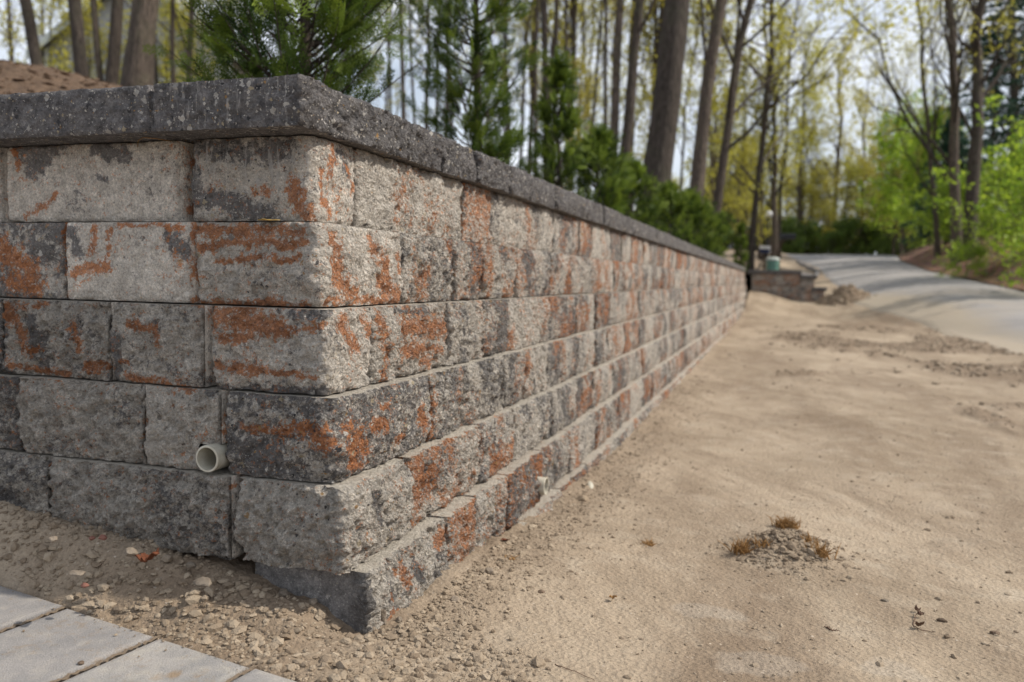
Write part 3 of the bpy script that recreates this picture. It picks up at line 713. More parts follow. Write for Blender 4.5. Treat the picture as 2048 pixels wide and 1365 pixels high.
# course 6 at the corner: its sawn dark end shows below the overhanging course 5
z1 = ztop(6) - .001; z0 = ztop(6) - CH - .02; x6 = WX[6]
addblock('block', ([(-.10, .30), (-.10, -.032), (x6 - .005, -.032), (x6, -.027), (x6, .317), (x6 - .005, .323)], [0, .04, 1, 1, 1], z0, z1, .004, 1.0),
         dict(seed=18, own='corner', dark=.30, tone=.12, chip=.35, sawn=True), label='lowest corner block with a smooth dark sawn end')
# extra hidden lower courses keep the short face closed under the soil
LB(6, -1.0, -.60, seed=19, rough=.5); LB(6, -.60, -.16, seed=20, rough=.5)
for k in range(1, 6): LB(k, -1.62, {1: -1.10, 2: -.93, 3: -1.05, 4: -.90, 5: -.93}[k], seed=30 + k, rough=.6, dark=.4, tone=.3, res=.012)

# long face
JR = {1: [.147, .717, .941, 1.351, 1.62, 2.02, 2.258], 2: [.303, .605, .802, 1.10, 1.499, 1.80, 2.2, 2.632], 3: [.128, .504, .746, .951, 1.405, 1.805, 2.141],
      4: [.351, .548, .855, 1.055, 1.305, 1.713, 2.05, 2.305], 5: [.203, .611, .882, 1.28, 1.625, 1.9, 2.3], 6: [.323, .504, .738, 1.07, 1.42, 1.85, 2.303], 7: [.12, .483, .841, 1.22, 1.6, 2.05, 2.4]}
WEND = 18.42
r2 = random.Random(5); far = [MB(), []]
nlong = 0
for k in range(1, 8):
    js = list(JR[k])
    while js[-1] < WEND - .35: js.append(js[-1] + r2.choice([.21, .30, .30, .41, .41]) )
    js.append(WEND)
    for i_, (a, b) in enumerate(zip(js[:-1], js[1:])):
        near = a < 1.0
        res = .0048 if a < .6 else .0065 if a < 1.1 else .010 if a < 2.2 else .018 if a < 4.5 else .035
        seed = 100 + k * 131 + i_ * 7
        rr = r2.random(); rust = .5 + (r2.random() - .5) * .42 - .14; dark = .5 + (r2.random() - .5) * .55 + .05; tone = r2.random() * .3
        own = False
        if k == 3 and i_ == 0: own = 'left'
        if k == 6 and i_ == 0: own = False; rust = .58
        if k in (4, 5): rust -= .12
        if k == 1 and i_ in (0, 2, 3): dark -= .2
        if k == 2 and i_ == 0: rust -= .15; dark -= .15
        kw = dict(seed=seed, rust=rust, dark=dark, tone=tone, chip=.85 if a < 3 else .5, streak=True, rough=1.0 if k > 1 else .75, dx=r2.uniform(-.003, .003))
        if own: kw.update(own='left', dark=.12)
        args, kw2 = long_block(k, a, b, res, **kw)
        if a < 8.6:
            addblock('block', args, kw2); nlong += 1
        else:
            V, F, sm, at_ = path_block(*args, **kw2); far[0].add(V, *F); far[1].append((sm, at_))
sm = np.concatenate([s for s, _ in far[1]]); at_ = {k: np.concatenate([a[k] for _, a in far[1]]) for k in far[1][0][1]}
o = obj('far_blocks', far[0].verts(), far[0].F, M['block'], wall, smooth=sm, attrs=at_); o['kind'] = 'stuff'
V, F = box(-.62, -.165, .16, WEND - .02, -.35, .84)
obj('backfill', V, [F], M['mulch'], wall)
V, F = box(-1.62, -.165, .12, .5, -.2, .84)
obj('backfill', V, [F], M['mulch'], wall)

# coping
CZ0, CZ1, CO = SH + .001, SH + .084, .028
def cap(pts, soft, seed, res=.005, rough=.6, own=False, z1=CZ1, parent=wall, chip=1.0, z0=CZ0):
    V, F, s_, a_ = path_block(pts, soft, z0, z1, res, rough, seed=seed, chip=chip, ragged=1.0, bulge=.002, own=own)
    obj('capstone', V, F, M['cap'], parent, smooth=s_, attrs=a_)
ycap = -.077
def cap_left(x0, x1, seed, **k): cap([(x0 + .003, .20), (x0 + .003, ycap + .005), (x0 + .008, ycap), (x1 - .008, ycap), (x1 - .003, ycap + .005), (x1 - .003, .20)], [0, 1, 1, 1, 0], seed, **k)
cap_left(-1.7, -1.10, 51, res=.02); cap_left(-1.10, -.79, 52, rough=.3); cap_left(-.79, -.281, 53, rough=.35)
xc = CO
cap([(-.275, .22), (-.275, ycap + .004), (-.271, ycap), (xc - .010, ycap + .001), (xc - .002, ycap + .008), (xc, .318), (xc - .004, .321)], [0, 1, .55, 1, 1, 1], 55, res=.0042, rough=.75, own='corner', chip=1.25)
cy = [.325, .523, .745, 1.03, 1.242]
rc = random.Random(8)
while cy[-1] < WEND: cy.append(cy[-1] + rc.choice([.22, .30, .38, .45]))
cy[-1] = WEND + .03
for i_, (a, b) in enumerate(zip(cy[:-1], cy[1:])):
    rs = .005 if a < 1 else .012 if a < 3 else .03; x = xc + rc.uniform(-.004, .004); zt = CZ1 + rc.uniform(-.0015, .001)
    cap([(x - .30, a + .004), (x - .006, a + .004), (x, a + .009), (x, b - .009), (x - .006, b - .004), (x - .30, b - .004)], [0, 1, 1, 1, 0], 60 + i_, res=rs, rough=.9, z1=zt, chip=1.3)

# drain pipes of white plastic
def mat_pvc():
    t = NT('white_pvc'); p = t.pos()
    c = t.mix(t.rng(t.noise(p, 40, 5, .6), .4, .75), (0.50, 0.475, 0.40), (0.34, 0.30, 0.22)); return t.fin(c, .45)
M['pvc'] = mat_pvc()
def pipe(c, axis_, ro, ri, L, name='drain_pipe'):
    prof = [(ri, 0), (ro - .0008, 0), (ro, .001), (ro, L), (ri, L), (ri, 0)]
    V, Q = lathe(prof, 40); d = np.array(axis_, float); d /= np.linalg.norm(d)
    a = np.cross(d, [0, 0, 1.0]); a /= np.linalg.norm(a); b = np.cross(a, d)
    W = np.array(c) + V[:, 0:1] * a + V[:, 1:2] * b + V[:, 2:3] * d
    return obj(name, W, [Q[:, ::-1]], M['pvc'], wall, smooth=False, origin=c)
pipe((-.1745, LY[4] - .020, ztop(4) - .1225), (0, 1, 0), .0245, .0208, .30)
pipe((WX[6] + .034, 1.010, ztop(6) - .093), (-1, 0, 0), .026, .022, .25)
# ------------------------------------------------------------------ stepped return wall at the far end
YR = 18.45
rw = thing('return_wall', 'short stepped return wall of brown and grey blocks at far end of the long wall', 'wall', (.15, YR, .2))
r3 = random.Random(21)
def small_block(x0, x1, z0, z1, y=YR, mat='block', name='block', depth=.2, cap_=False, seed=0):
    kw = dict(seed=seed, rust=.42 + (r3.random() - .5) * .3, dark=.42 + (r3.random() - .5) * .5, tone=.4 + r3.random() * .4, chip=.5) if not cap_ else dict(seed=seed, chip=.6)
    V, F, s_, a_ = path_block([(x0 + .003, y + depth), (x0 + .003, y + .005), (x0 + .008, y), (x1 - .008, y), (x1 - .003, y + .005), (x1 - .003, y + depth)], [0, 1, 1, 1, 0], z0, z1, .04, 1.0, **kw)
    obj(name, V, F, M[mat], rw, smooth=s_, attrs=a_)
for k, (zb, xe) in enumerate(((-.02, 1.75), (.132, 1.75), (.284, 1.75), (.436, 1.53), (.588, 1.53), (.72, 1.21))):
    zt = (.129, .281, .433, .585, .717, .869)[k]; x = .16; i_ = 0
    while x < xe - .02:
        w = r3.choice([.22, .30, .40]); x2 = xe if xe - x - w < .15 else x + w
        small_block(x, x2, zb, zt, YR - .004 * k + .06 * 0 + k * .008, seed=400 + k * 20 + i_); x = x2; i_ += 1
small_block(1.50, 1.75, .436, .500, YR + .02, seed=520); small_block(1.19, 1.53, .72, .775, YR + .03, seed=521)
for (x0, x1, z0, z1, n) in ((.06, 1.25, .871, .955, 4), (1.20, 1.58, .777, .855, 1), (1.47, 1.80, .502, .585, 1)):
    for j in range(n):
        small_block(x0 + (x1 - x0) * j / n, x0 + (x1 - x0) * (j + 1) / n, z0, z1, YR - .03 + (.02 if z0 < .8 else 0), 'cap', 'capstone', .28, True, 530 + j)
V, F = box(.16, 1.20, YR + .2, YR + .5, -.1, .86); obj('backfill', V, [F], M['mulch'], rw)
V, F = box(1.2, 1.72, YR + .2, YR + .5, -.1, .50); obj('backfill', V, [F], M['mulch'], rw)
# edging strip that bounds the planter against the lane
e_y = np.linspace(18.9, 34, 30); e_x = bed_edge(e_y) - .02
P = np.stack([np.column_stack([e_x, e_y, np.maximum(bed_z(e_x, e_y), ground_z(e_x, e_y, False)) + .02])]); V, Q = tubes(P, np.full((1, 30), .07), 6)
tag(obj('planter_edging', V, [Q], M['cap'], smooth=True), 'dark edging strip curving along the lane beside the planter', 'edging')

# ------------------------------------------------------------------ scattered stones, clods
def pebble_mesh(n, sub=1, seed=0):
    r = np.random.default_rng(seed)
    # an icosahedron per stone
    ph = (1 + 5 ** .5) / 2
    B = np.array([[-1, ph, 0], [1, ph, 0], [-1, -ph, 0], [1, -ph, 0], [0, -1, ph], [0, 1, ph], [0, -1, -ph], [0, 1, -ph], [ph, 0, -1], [ph, 0, 1], [-ph, 0, -1], [-ph, 0, 1]]) / 1.902
    Fb = np.array([[0, 11, 5], [0, 5, 1], [0, 1, 7], [0, 7, 10], [0, 10, 11], [1, 5, 9], [5, 11, 4], [11, 10, 2], [10, 7, 6], [7, 1, 8], [3, 9, 4], [3, 4, 2], [3, 2, 6], [3, 6, 8], [3, 8, 9], [4, 9, 5], [2, 4, 11], [6, 2, 10], [8, 6, 7], [9, 8, 1]])
    V = B[None] * (1 + r.uniform(-.28, .28, (n, 12, 1)))
    return V, Fb, r
def stone_field(pts, size, flat=.65, seed=0, coarse=False):
    n = len(pts); V, Fb, r = pebble_mesh(n, 1, seed)
    if coarse:                                  # grains of a pixel or two: eight facets are enough
        O8 = np.array([[1, 0, 0], [-1, 0, 0], [0, 1, 0], [0, -1, 0], [0, 0, 1], [0, 0, -1]], float)
        V = O8[None] * (1 + r.uniform(-.3, .3, (n, 6, 1))); Fb = np.array([[0, 2, 4], [2, 1, 4], [1, 3, 4], [3, 0, 4], [2, 0, 5], [1, 2, 5], [3, 1, 5], [0, 3, 5]])
    s = size[:, None, None] * np.stack([r.uniform(.75, 1.3, n), r.uniform(.7, 1.1, n), r.uniform(flat * .6, flat * 1.3, n)], 1)[:, None, :]
    V = V * s; a = r.uniform(0, 2 * PI, n); ca, sa = np.cos(a)[:, None], np.sin(a)[:, None]
    tl = r.uniform(-.4, .4, n); ct, st_ = np.cos(tl)[:, None], np.sin(tl)[:, None]
    y, z = V[..., 1] * ct - V[..., 2] * st_, V[..., 1] * st_ + V[..., 2] * ct
    x2, y2 = V[..., 0] * ca - y * sa, V[..., 0] * sa + y * ca
    V = np.stack([x2, y2, z], -1) + pts[:, None, :]
    k_ = V.shape[1]; F = Fb[None] + (np.arange(n) * k_)[:, None, None]
    return V.reshape(-1, 3), F.reshape(-1, 3), np.repeat(r.uniform(0, 1, n), k_)
def on_ground(x, y): return np.column_stack([x, y, ground_detail(x, y)])
n = 7500; r = np.random.default_rng(3)
# along the foot of the long wall
t_ = np.abs(r.normal(0, 1, n)); y1 = r.uniform(-.02, 1, n) ** 1.5 * 5; x1 = .17 + t_ * (.07 + .02 * y1)
P1 = on_ground(x1, y1); s1 = np.clip(r.lognormal(-6.05, .55, n), .001, .011)
# between the short face and the pavers
n2 = 14000; x2 = r.uniform(-1.05, .45, n2); y2 = r.uniform(-.42, .0, n2); ok = (paver_side(x2, y2) < -.003) & ~((x2 < .12) & (y2 > -.05)); x2, y2 = x2[ok], y2[ok]
P2 = on_ground(x2, y2); s2 = np.clip(r.lognormal(-6.0, .68, len(x2)), .001, .012)
# thin scatter over the yard
n3 = 15000; x3 = .2 + r.uniform(0, 1, n3) ** 1.3 * 2.6; y3 = -.5 + r.uniform(0, 1, n3) ** 1.7 * 6; ok = paver_side(x3, y3) < -.003; x3, y3 = x3[ok], y3[ok]
P3 = on_ground(x3, y3); s3 = np.clip(r.lognormal(-6.45, .62, len(x3)), .0007, .009)
# clod mound and rubble areas
n4 = 1500; x4 = .835 + r.normal(0, .068, n4); y4 = .84 + r.normal(0, .085, n4)
P4 = on_ground(x4, y4); s4 = np.clip(r.lognormal(-5.95, .5, n4), .0012, .009)
n5 = 20000; x5 = r.uniform(.3, 3.3, n5); y5 = r.uniform(1.8, 12, n5); k5 = rubble_mask(x5, y5) + .10 > r.uniform(0, 1, n5) ** .6; x5, y5 = x5[k5], y5[k5]
P5 = on_ground(x5, y5); s5 = np.clip(r.lognormal(-5.2, .65, len(x5)), .002, .026) * np.clip(y5 / 5, .4, 1.2)
n6 = 420; u6 = r.uniform(-.6, .9, n6); v6 = np.abs(r.normal(0, .018, n6)) + .001; v6[:110] = r.uniform(0, .5, 110); xy6 = PE0 + u6[:, None] * PED + v6[:, None] * PEN
P6 = np.column_stack([xy6, np.full(n6, .0905)]); s6 = np.clip(r.lognormal(-6.9, .5, n6), .0006, .004); P5 = np.concatenate([P5, P6]); s5 = np.concatenate([s5, s6])
PP = np.concatenate([P1, P2, P3, P4, P5]); SS = np.concatenate([s1, s2, s3, s4, s5])
PP[:, 2] += SS * .10
big = (SS > .0034) & ~((PP[:, 1] > 2) & (SS < .012)); V, F, tn = stone_field(PP[big], SS[big], seed=5); V8, F8, tn8 = stone_field(PP[~big], SS[~big], seed=15, coarse=True)
F = np.concatenate([F, F8 + len(V)]); V = np.concatenate([V, V8]); tn = np.concatenate([tn, tn8])
o = obj('gravel', V, [F], M['gravel'], smooth=False, origin=(0, 0, 0), attrs={'tint': tn}); tag(o, 'loose grit, pebbles and clods scattered over the sandy ground', 'gravel', kind='stuff')

nm_ = 7000; xm = r.uniform(-7, -1.2, nm_); ym = r.uniform(.3, 5.5, nm_); Pm_ = np.column_stack([xm, ym, bed_z(xm, ym)]); Pm_[:, 2] += fbm(Pm_, 8, 4, .6, 3) * .03 * sstep(-xm, .5, 1.2) + .004
V, F, tn = stone_field(Pm_, np.clip(r.lognormal(-4.2, .4, nm_), .006, .04), .35, seed=9, coarse=True)
M['bark_chip'] = mat_simple('bark_chips', (0.075, 0.045, 0.03), (0.26, 0.17, 0.11), 12)
tag(obj('mulch_chips', V, [F], M['bark_chip'], smooth=False, origin=(0, 0, 0)), 'brown bark chips covering the slope behind the wall', 'mulch', kind='stuff')
def ico(sub=2):
    V, Fb, _ = pebble_mesh(1, 1, 0); ph = (1 + 5 ** .5) / 2
    V = np.array([[-1, ph, 0], [1, ph, 0], [-1, -ph, 0], [1, -ph, 0], [0, -1, ph], [0, 1, ph], [0, -1, -ph], [0, 1, -ph], [ph, 0, -1], [ph, 0, 1], [-ph, 0, -1], [-ph, 0, 1]]) / 1.902
    F = Fb
    for _ in range(sub):
        vs = list(map(tuple, V)); c = {}; nf = []
        def mid(a, b):
            k = (min(a, b), max(a, b))
            if k not in c: m_ = (np.array(vs[a]) + vs[b]) / 2; m_ /= np.linalg.norm(m_); c[k] = len(vs); vs.append(tuple(m_))
            return c[k]
        for a, b, d in F: x, y, z = mid(a, b), mid(b, d), mid(d, a); nf += [[a, x, z], [b, y, x], [d, z, y], [x, y, z]]
        V = np.array(vs); F = np.array(nf)
    return V, F
ICO_V, ICO_F = ico(3)
def ground_at_px(px, py):
    d = at(px, py, 1.0) - CL; z = .05
    for _ in range(12):
        p = CL + d * ((z - CL[2]) / d[2]); z = float(ground_detail(np.array([p[0]]), np.array([p[1]]))[0])
        if paver_side(p[0], p[1]) > 0: z = .09
    return p
def stone(px, py, rx, ry, rz, label, mat='stone', cat='stone', rot=0., tilt=0., seed=0, name='stone', sharp=.3, lift=.25, group=None):
    p = ground_at_px(px, py); V = ICO_V.copy(); s = seed * 5.3
    V *= (1 + sharp * (fbm(V + s, 1.3, 2, .5, seed)[:, None]) + .10 * fbm(V + s, 5, 2, .5, 2)[:, None])
    for k in range(7):                         # broken facets
        rr_ = np.random.default_rng(seed * 9 + k); nrm = rr_.normal(size=3); nrm /= np.linalg.norm(nrm); h = .72 + .15 * rr_.random(); dd = V @ nrm
        V = V - np.clip(dd - h, 0, 9)[:, None] * nrm
    V = V * [rx, ry, rz]
    M_ = np.array((Matrix.Rotation(rot, 3, 'Z') @ Matrix.Rotation(tilt, 3, 'X'))); V = V @ M_.T
    V = V + p + [0, 0, rz * lift]
    o = obj(name, V, [ICO_F], M[mat], origin=p, smooth=True); tag(o, label, cat, group); return o
stone(183, 1055, .019, .011, .0045, 'flat tan stone lying against the foot of the short wall face', seed=1, rot=.2)
stone(155, 1147, .017, .011, .003, 'flat pale stone chip in the grit above the pavers', seed=2, rot=-.1)
stone(107, 1080, .0085, .007, .005, 'small rounded grey pebble below the vertical joint at left', seed=3)
stone(152, 1043, .013, .010, .007, 'brown angular stone touching the flat tan stone', seed=4)
stone(261, 1107, .012, .010, .008, 'grey angular stone left of the crumpled brown leaf', seed=5)
stone(333, 1118, .008, .007, .007, 'grey pebble right beside the crumpled brown leaf', seed=6)
stone(382, 1132, .010, .007, .006, 'pale rough pebble between the brown leaf and the sawn block', seed=7)
stone(405, 1165, .022, .012, .005, 'long flat broken stone lying in the grit', seed=8, rot=-.4, tilt=.3)
stone(567, 1192, .0125, .0095, .0095, 'rounded pitted grey stone against the dark sawn block', seed=9)
stone(626, 1207, .0085, .007, .007, 'yellowish round pebble in front of the dark sawn block', seed=10)
stone(764, 1248, .009, .006, .020, 'upright pale shard leaning on the lowest corner block', seed=11, sharp=.5, lift=.45, tilt=.15)
stone(745, 1262, .009, .007, .008, 'grey lump at the very foot of the wall corner', seed=12)
stone(797, 1242, .007, .006, .006, 'small yellow pebble right of the upright shard', seed=13)
stone(909, 1202, .0095, .0075, .007, 'tilted flat grey stone close to the long wall', seed=14, tilt=.6)
stone(873, 1262, .008, .007, .005, 'greyish rounded pebble in front of the wall foot', seed=15)
stone(978, 1145, .010, .0085, .008, 'round yellowish cobble at the foot of the long wall', seed=16)
stone(1165, 1000, .020, .015, .011, 'round earthy clod beside the white plastic scrap', 'gravel_clod' if 'gravel_clod' in M else 'stone', 'stone', seed=17)
stone(1770, 1202, .0085, .005, .0028, 'smooth cream pebble alone on the yard at right', seed=18, rot=-.3)
stone(1083, 1186, .007, .006, .005, 'dark clod on the pale sand right of the wall', 'clod', seed=19)
stone(1884, 1242, .010, .006, .005, 'dark brown clod beside the dry weed', 'clod' if 'clod' in M else 'brickchip', seed=20)
stone(1990, 1268, .009, .006, .005, 'dark elongated clod near the right edge', 'clod', seed=21)
stone(184, 1078, .006, .005, .004, 'small brick red chip in the grit below the wall', 'brickchip', 'stone', seed=22)
stone(205, 1077, .008, .006, .005, 'larger brick red chip beside the flat tan stone', 'brickchip', 'stone', seed=23)
stone(170, 1172, .007, .005, .004, 'bright red chip at the edge of the pavers', 'brickchip', 'stone', seed=24)
stone(163, 1327, .005, .004, .003, 'tiny dark clod lying on the paver', 'clod', 'clod', seed=25)

def mat_flat(name, c, rough=.8, spec=.3):
    t = NT(name); p = t.objc(); k = t.noise(p, 60, 4, .6); c2 = t.mix(t.rng(k, .3, .7), tuple(v * .7 for v in c), tuple(min(1, v * 1.2) for v in c)); t.b.inputs['Specular IOR Level'].default_value = spec; return t.fin(c2, rough)
M['rustleaf'] = mat_flat('rusty_dead_leaf', (.13, .042, .018)); M['straw'] = mat_flat('dry_straw', (.27, .15, .055)); M['yleaf'] = mat_flat('yellow_leaf', (.50, .34, .10)); M['twig'] = mat_flat('dark_twig', (.12, .07, .045))
def crumple(px, py, size, label, mat, lobes=5, curl=.5, seed=0, lift=.004, name='dead_leaf', cat='leaf'):
    """a thin lobed leaf, curled; real thickness"""
    p = ground_at_px(px, py) if not isinstance(px, np.ndarray) else px
    n = 16; k = 44; th = np.linspace(0, 2 * PI, k, endpoint=False); R_ = size * (.62 + .38 * np.abs(np.cos(th * lobes / 2)))
    rr_ = np.linspace(.05, 1, n); X = (rr_[:, None] * R_ * np.cos(th)).ravel(); Y = (rr_[:, None] * R_ * .75 * np.sin(th)).ravel()
    q = np.column_stack([X, Y, 0 * X]); Z = np.abs(fbm(q + seed, 1.1 / size, 3, .5, seed)) * size * curl * 2 + (X ** 2 + Y ** 2) / size * curl * .8
    q[:, 2] = Z; q += p + [0, 0, lift]; q2 = q + [0, 0, .0009]
    i = np.arange(n - 1)[:, None] * k; j = np.arange(k)[None, :]; j2 = (j + 1) % k
    Qa = np.stack([i + j, i + k + j, i + k + j2, i + j2], -1).reshape(-1, 4); N = n * k
    e = (n - 1) * k + np.arange(k); e2 = (n - 1) * k + (np.arange(k) + 1) % k
    o = obj(name, np.concatenate([q, q2]), [Qa[:, ::-1], Qa + N, np.stack([e, e + N, e2 + N, e2], -1)], M[mat], smooth=True, origin=p)
    return tag(o, label, cat)
crumple(296, 1128, .023, 'crumpled rusty brown dead leaf in the grit by the short face', 'rustleaf', 5, .55, 3, lift=.003)
crumple(1010, 1085 + 0, .012, 'small withered leaf near the foot of the long wall', 'rustleaf', 3, .3, 4)
crumple(1225, 1203, .009, 'curled dry leaf fragment on the sand', 'straw', 3, .6, 6)
p = np.array([-.075, -.022, ztop(2) + .0005]); o = crumple(p, 0, .022, 'yellowed leaf caught on the ledge between the two top corner blocks', 'yleaf', 4, .05, 8, lift=0)
# scrap of white plastic
stone(1181, 972, .010, .028, .0035, 'white plastic scrap beside the long wall', 'pvc', 'scrap', seed=31, rot=.3, tilt=.3, name='plastic_scrap', sharp=.1)
# dry grass tufts on the clod mound, dry weed and twigs
def tuft(px, py, h, n, label, spread=.35, seed=0, mat='straw', name='dry_grass_tuft', cat='grass tuft', base=.012, w=.0018, lean=(0, 0)):
    r = np.random.default_rng(seed); p = ground_at_px(px, py); k = 6; s = np.linspace(0, 1, k)
    B = p + np.column_stack([r.normal(0, base, n), r.normal(0, base, n), np.full(n, -.002)]); D = np.column_stack([r.normal(lean[0], spread, n), r.normal(lean[1], spread, n), np.ones(n)])
    D /= np.linalg.norm(D, axis=1, keepdims=True); L = h * r.uniform(.4, 1.1, n)
    P = B[:, None] + D[:, None] * (L[:, None] * s)[..., None]; P[:, :, :2] += (D[:, None, :2] * (s ** 2)[None, :, None]) * L[:, None, None] * .7
    Rr = np.repeat((w * (1 - s * .8))[None], n, 0); V, Q = tubes(P, Rr, 4); o = obj(name, V, [Q], M[mat], origin=p, smooth=True)
    tag(o, label, cat); o['kind'] = 'stuff' if False else o.get('kind', ''); 
    if o['kind'] == '': del o['kind']
    return o
mound = thing('clod_mound', 'low mound of crumbled clods with dry grass stubble in the middle of the yard', 'dirt mound', ground_at_px(1575, 1110))
rm = np.random.default_rng(7); nm = 420; mx_ = .835 + rm.normal(0, .058, nm); my_ = .845 + rm.normal(0, .075, nm); Pm = on_ground(mx_, my_); sm_ = np.clip(rm.lognormal(-5.3, .45, nm), .002, .013); Pm[:, 2] += sm_ * .1
V, F, tn = stone_field(Pm, sm_, seed=6); o = obj('clods', V, [F], M['gravel'], mound, attrs={'tint': tn * .55}); o['kind'] = 'stuff'
for (px, py, h, n, sd) in ((1566, 1054, .036, 90, 1), (1483, 1105, .040, 70, 2), (1640, 1112, .036, 60, 3), (1525, 1090, .022, 25, 4), (1622, 1088, .028, 35, 5), (1584, 1056, .032, 50, 6)):
    o = tuft(px, py, h, n, None, .35, sd, base=.010)
    for k in ('label', 'category'):
        if k in o: del o[k]
    o.parent = mound; o.location = (Vector(o['_o']) - Vector(mound['_o']))
    o.name = 'grass_tuft'
tuft(1297, 1090, .016, 45, 'small tuft of brown dry grass on the sand between wall and mound', .8, 11, base=.008)
tuft(1020, 1118, .012, 14, 'wisp of dry straw near the foot of the long wall', 1.0, 12, base=.008)
weed = thing('dry_weed', 'withered dark weed with curled leaves lying on the yard at right', 'weed', ground_at_px(1838, 1245))
def bent(pts, r0, name, parent=None, mat='twig', label=None, cat=None, r1=None):
    P = [ground_at_px(a, b) + [0, 0, r0 + h] for a, b, h in pts]; P = np.array(P); t_ = np.linspace(0, len(P) - 1, 5 * len(P)); ii = np.clip(t_.astype(int), 0, len(P) - 2); f = (t_ - ii)[:, None]
    C_ = P[ii] * (1 - f) + P[ii + 1] * f; C_ += (np.random.default_rng(len(name) + int(pts[0][0])).normal(0, r0 * .5, C_.shape)); V, Q = tubes(C_[None], np.linspace(r0, r1 or r0 * .5, len(C_))[None], 6)
    o = obj(name, V, [Q], M[mat], parent, smooth=True)
    if label: tag(o, label, cat)
    return o
bent([(1826, 1252, 0), (1830, 1240, .004), (1838, 1228, .010)], .0011, 'stem', weed); bent([(1826, 1252, 0), (1840, 1262, .002), (1868, 1266, 0)], .0010, 'stem', weed)
for a, b, s_, sd in ((1834, 1226, .007, 1), (1840, 1236, .008, 2), (1838, 1258, .009, 3)):
    o = crumple(a, b, s_, 'x', 'twig', 3, .9, sd, lift=.004, name='leaf'); del o['label']; del o['category']; o.parent = weed; o.location = Vector(o['_o']) - Vector(weed['_o'])
bent([(1650, 1254, 0), (1662, 1262, .001), (1677, 1263, 0)], .0016, 'twig', label='short bent twig on the pale soil left of the weed', cat='twig')
bent([(1110, 1330, 0), (1150, 1347, .002), (1190, 1362, 0)], .0008, 'twig', label='thin straight twig lying at the bottom edge of the yard', cat='twig')
bent([(230, 286, 0), (232, 280, 0)], .0004, 'twig') if False else None
# dry root hanging out between coping and block of the short face
Pn = np.array([[-.37, -.01, SH - .012], [-.35, -.03, SH - .004], [-.325, -.045, SH - .002], [-.30, -.04, SH - .004], [-.285, -.02, SH - .006]]); t_ = np.linspace(0, 4, 24); C_ = np.stack([np.interp(t_, range(5), Pn[:, a]) for a in range(3)], 1)
V, Q = tubes(C_[None], np.full((1, 24), .0007), 5); tag(obj('dry_stalk', V, [Q], M['straw'], smooth=True), 'thin curved straw caught under the coping above the short face', 'straw')
# earth heap by the return wall
def heap(cx, cy, rx, ry, h, label, mat, n=500, seed=1, smin=.01, smax=.07):
    xs_ = np.linspace(-1.25, 1.25, 60); X, Y = np.meshgrid(xs_, xs_); P = np.column_stack([X.ravel() * rx, Y.ravel() * ry, 0 * X.ravel()])
    rr_ = np.hypot(X, Y).ravel(); nn_ = fbm(P + seed, 3.2, 4, .6, seed); z = h * np.clip(1 - rr_, -.1, 1) ** 1 * (1 + nn_ * .9) + .03 * nn_ - .03
    P[:, :2] += (cx, cy); P[:, 2] = ground_z(P[:, 0], P[:, 1], False) + np.maximum(z, -.08)
    i = np.arange(59)[:, None] * 60 + np.arange(59)[None, :]; Q = np.stack([i, i + 1, i + 61, i + 60], -1).reshape(-1, 4)
    t_ = thing('earth_heap', label, 'dirt heap', (cx, cy, float(ground_z(cx, cy))))
    obj('soil', P, [Q], M[mat], t_, smooth=True, attrs={'rubble': np.full(len(P), .8), 'pale': np.zeros(len(P))})
    r = np.random.default_rng(seed); k = r.integers(0, len(P), n); k = k[rr_[k] < 1.05]; S_ = r.uniform(smin, smax, len(k)) * r.uniform(.4, 1, len(k))
    V, F, tn = stone_field(P[k] + r.normal(0, .02, (len(k), 3)), S_, seed=seed); o = obj('clods', V, [F], M['gravel'], t_, attrs={'tint': tn}); o['kind'] = 'stuff'
heap(2.15, 18.1, .62, .8, .34, 'heap of brown crumbled earth beside the stepped return wall', 'dirt', 700, 4)
stone(1711, 590, .12, .08, .06, 'pale flat rock on the earth heap by the lane', seed=41, lift=2.2)

# ------------------------------------------------------------------ planter by the lane: pedestal, mailboxes, lamp
def mat_paint(name, c, rough=.45): t = NT(name); p = t.objc(); k = t.noise(p, 8, 4, .6); return t.fin(t.mix(t.rng(k, .3, .8), c, tuple(v * .75 for v in c)), rough)
M['green_plastic'] = mat_paint('green_plastic', (.13, .27, .22)); M['pale_plastic'] = mat_paint('pale_lid', (.55, .60, .56)); M['black_metal'] = mat_paint('black_metal', (.018, .018, .02), .4)
M['navy'] = mat_paint('navy_paint', (.02, .035, .10)); M['white_paint'] = mat_paint('white_paint', (.78, .78, .78)); M['wood'] = mat_bark('weathered_wood', (.07, .05, .035), (.16, .12, .09))
gz = float(bed_z(.58, 21.9)); gz = .95
u = thing('utility_pedestal', 'round green utility pedestal with pale lid behind the stepped wall', 'utility box', (.58, 21.9, gz))
V, Q = lathe([(0, gz - .05), (.17, gz - .05), (.165, 1.0), (.17, 1.02), (.165, 1.04), (.165, 1.15), (.172, 1.17), (.165, 1.19), (.16, 1.26), (0, 1.26)], 28, .58, 21.9); obj('body', V, [Q], M['green_plastic'], u, smooth=False)
V, Q = lathe([(0, 1.262), (.175, 1.262), (.178, 1.29), (.16, 1.325), (.10, 1.345), (0, 1.35)], 28, .58, 21.9); obj('lid', V, [Q], M['pale_plastic'], u, smooth=False)
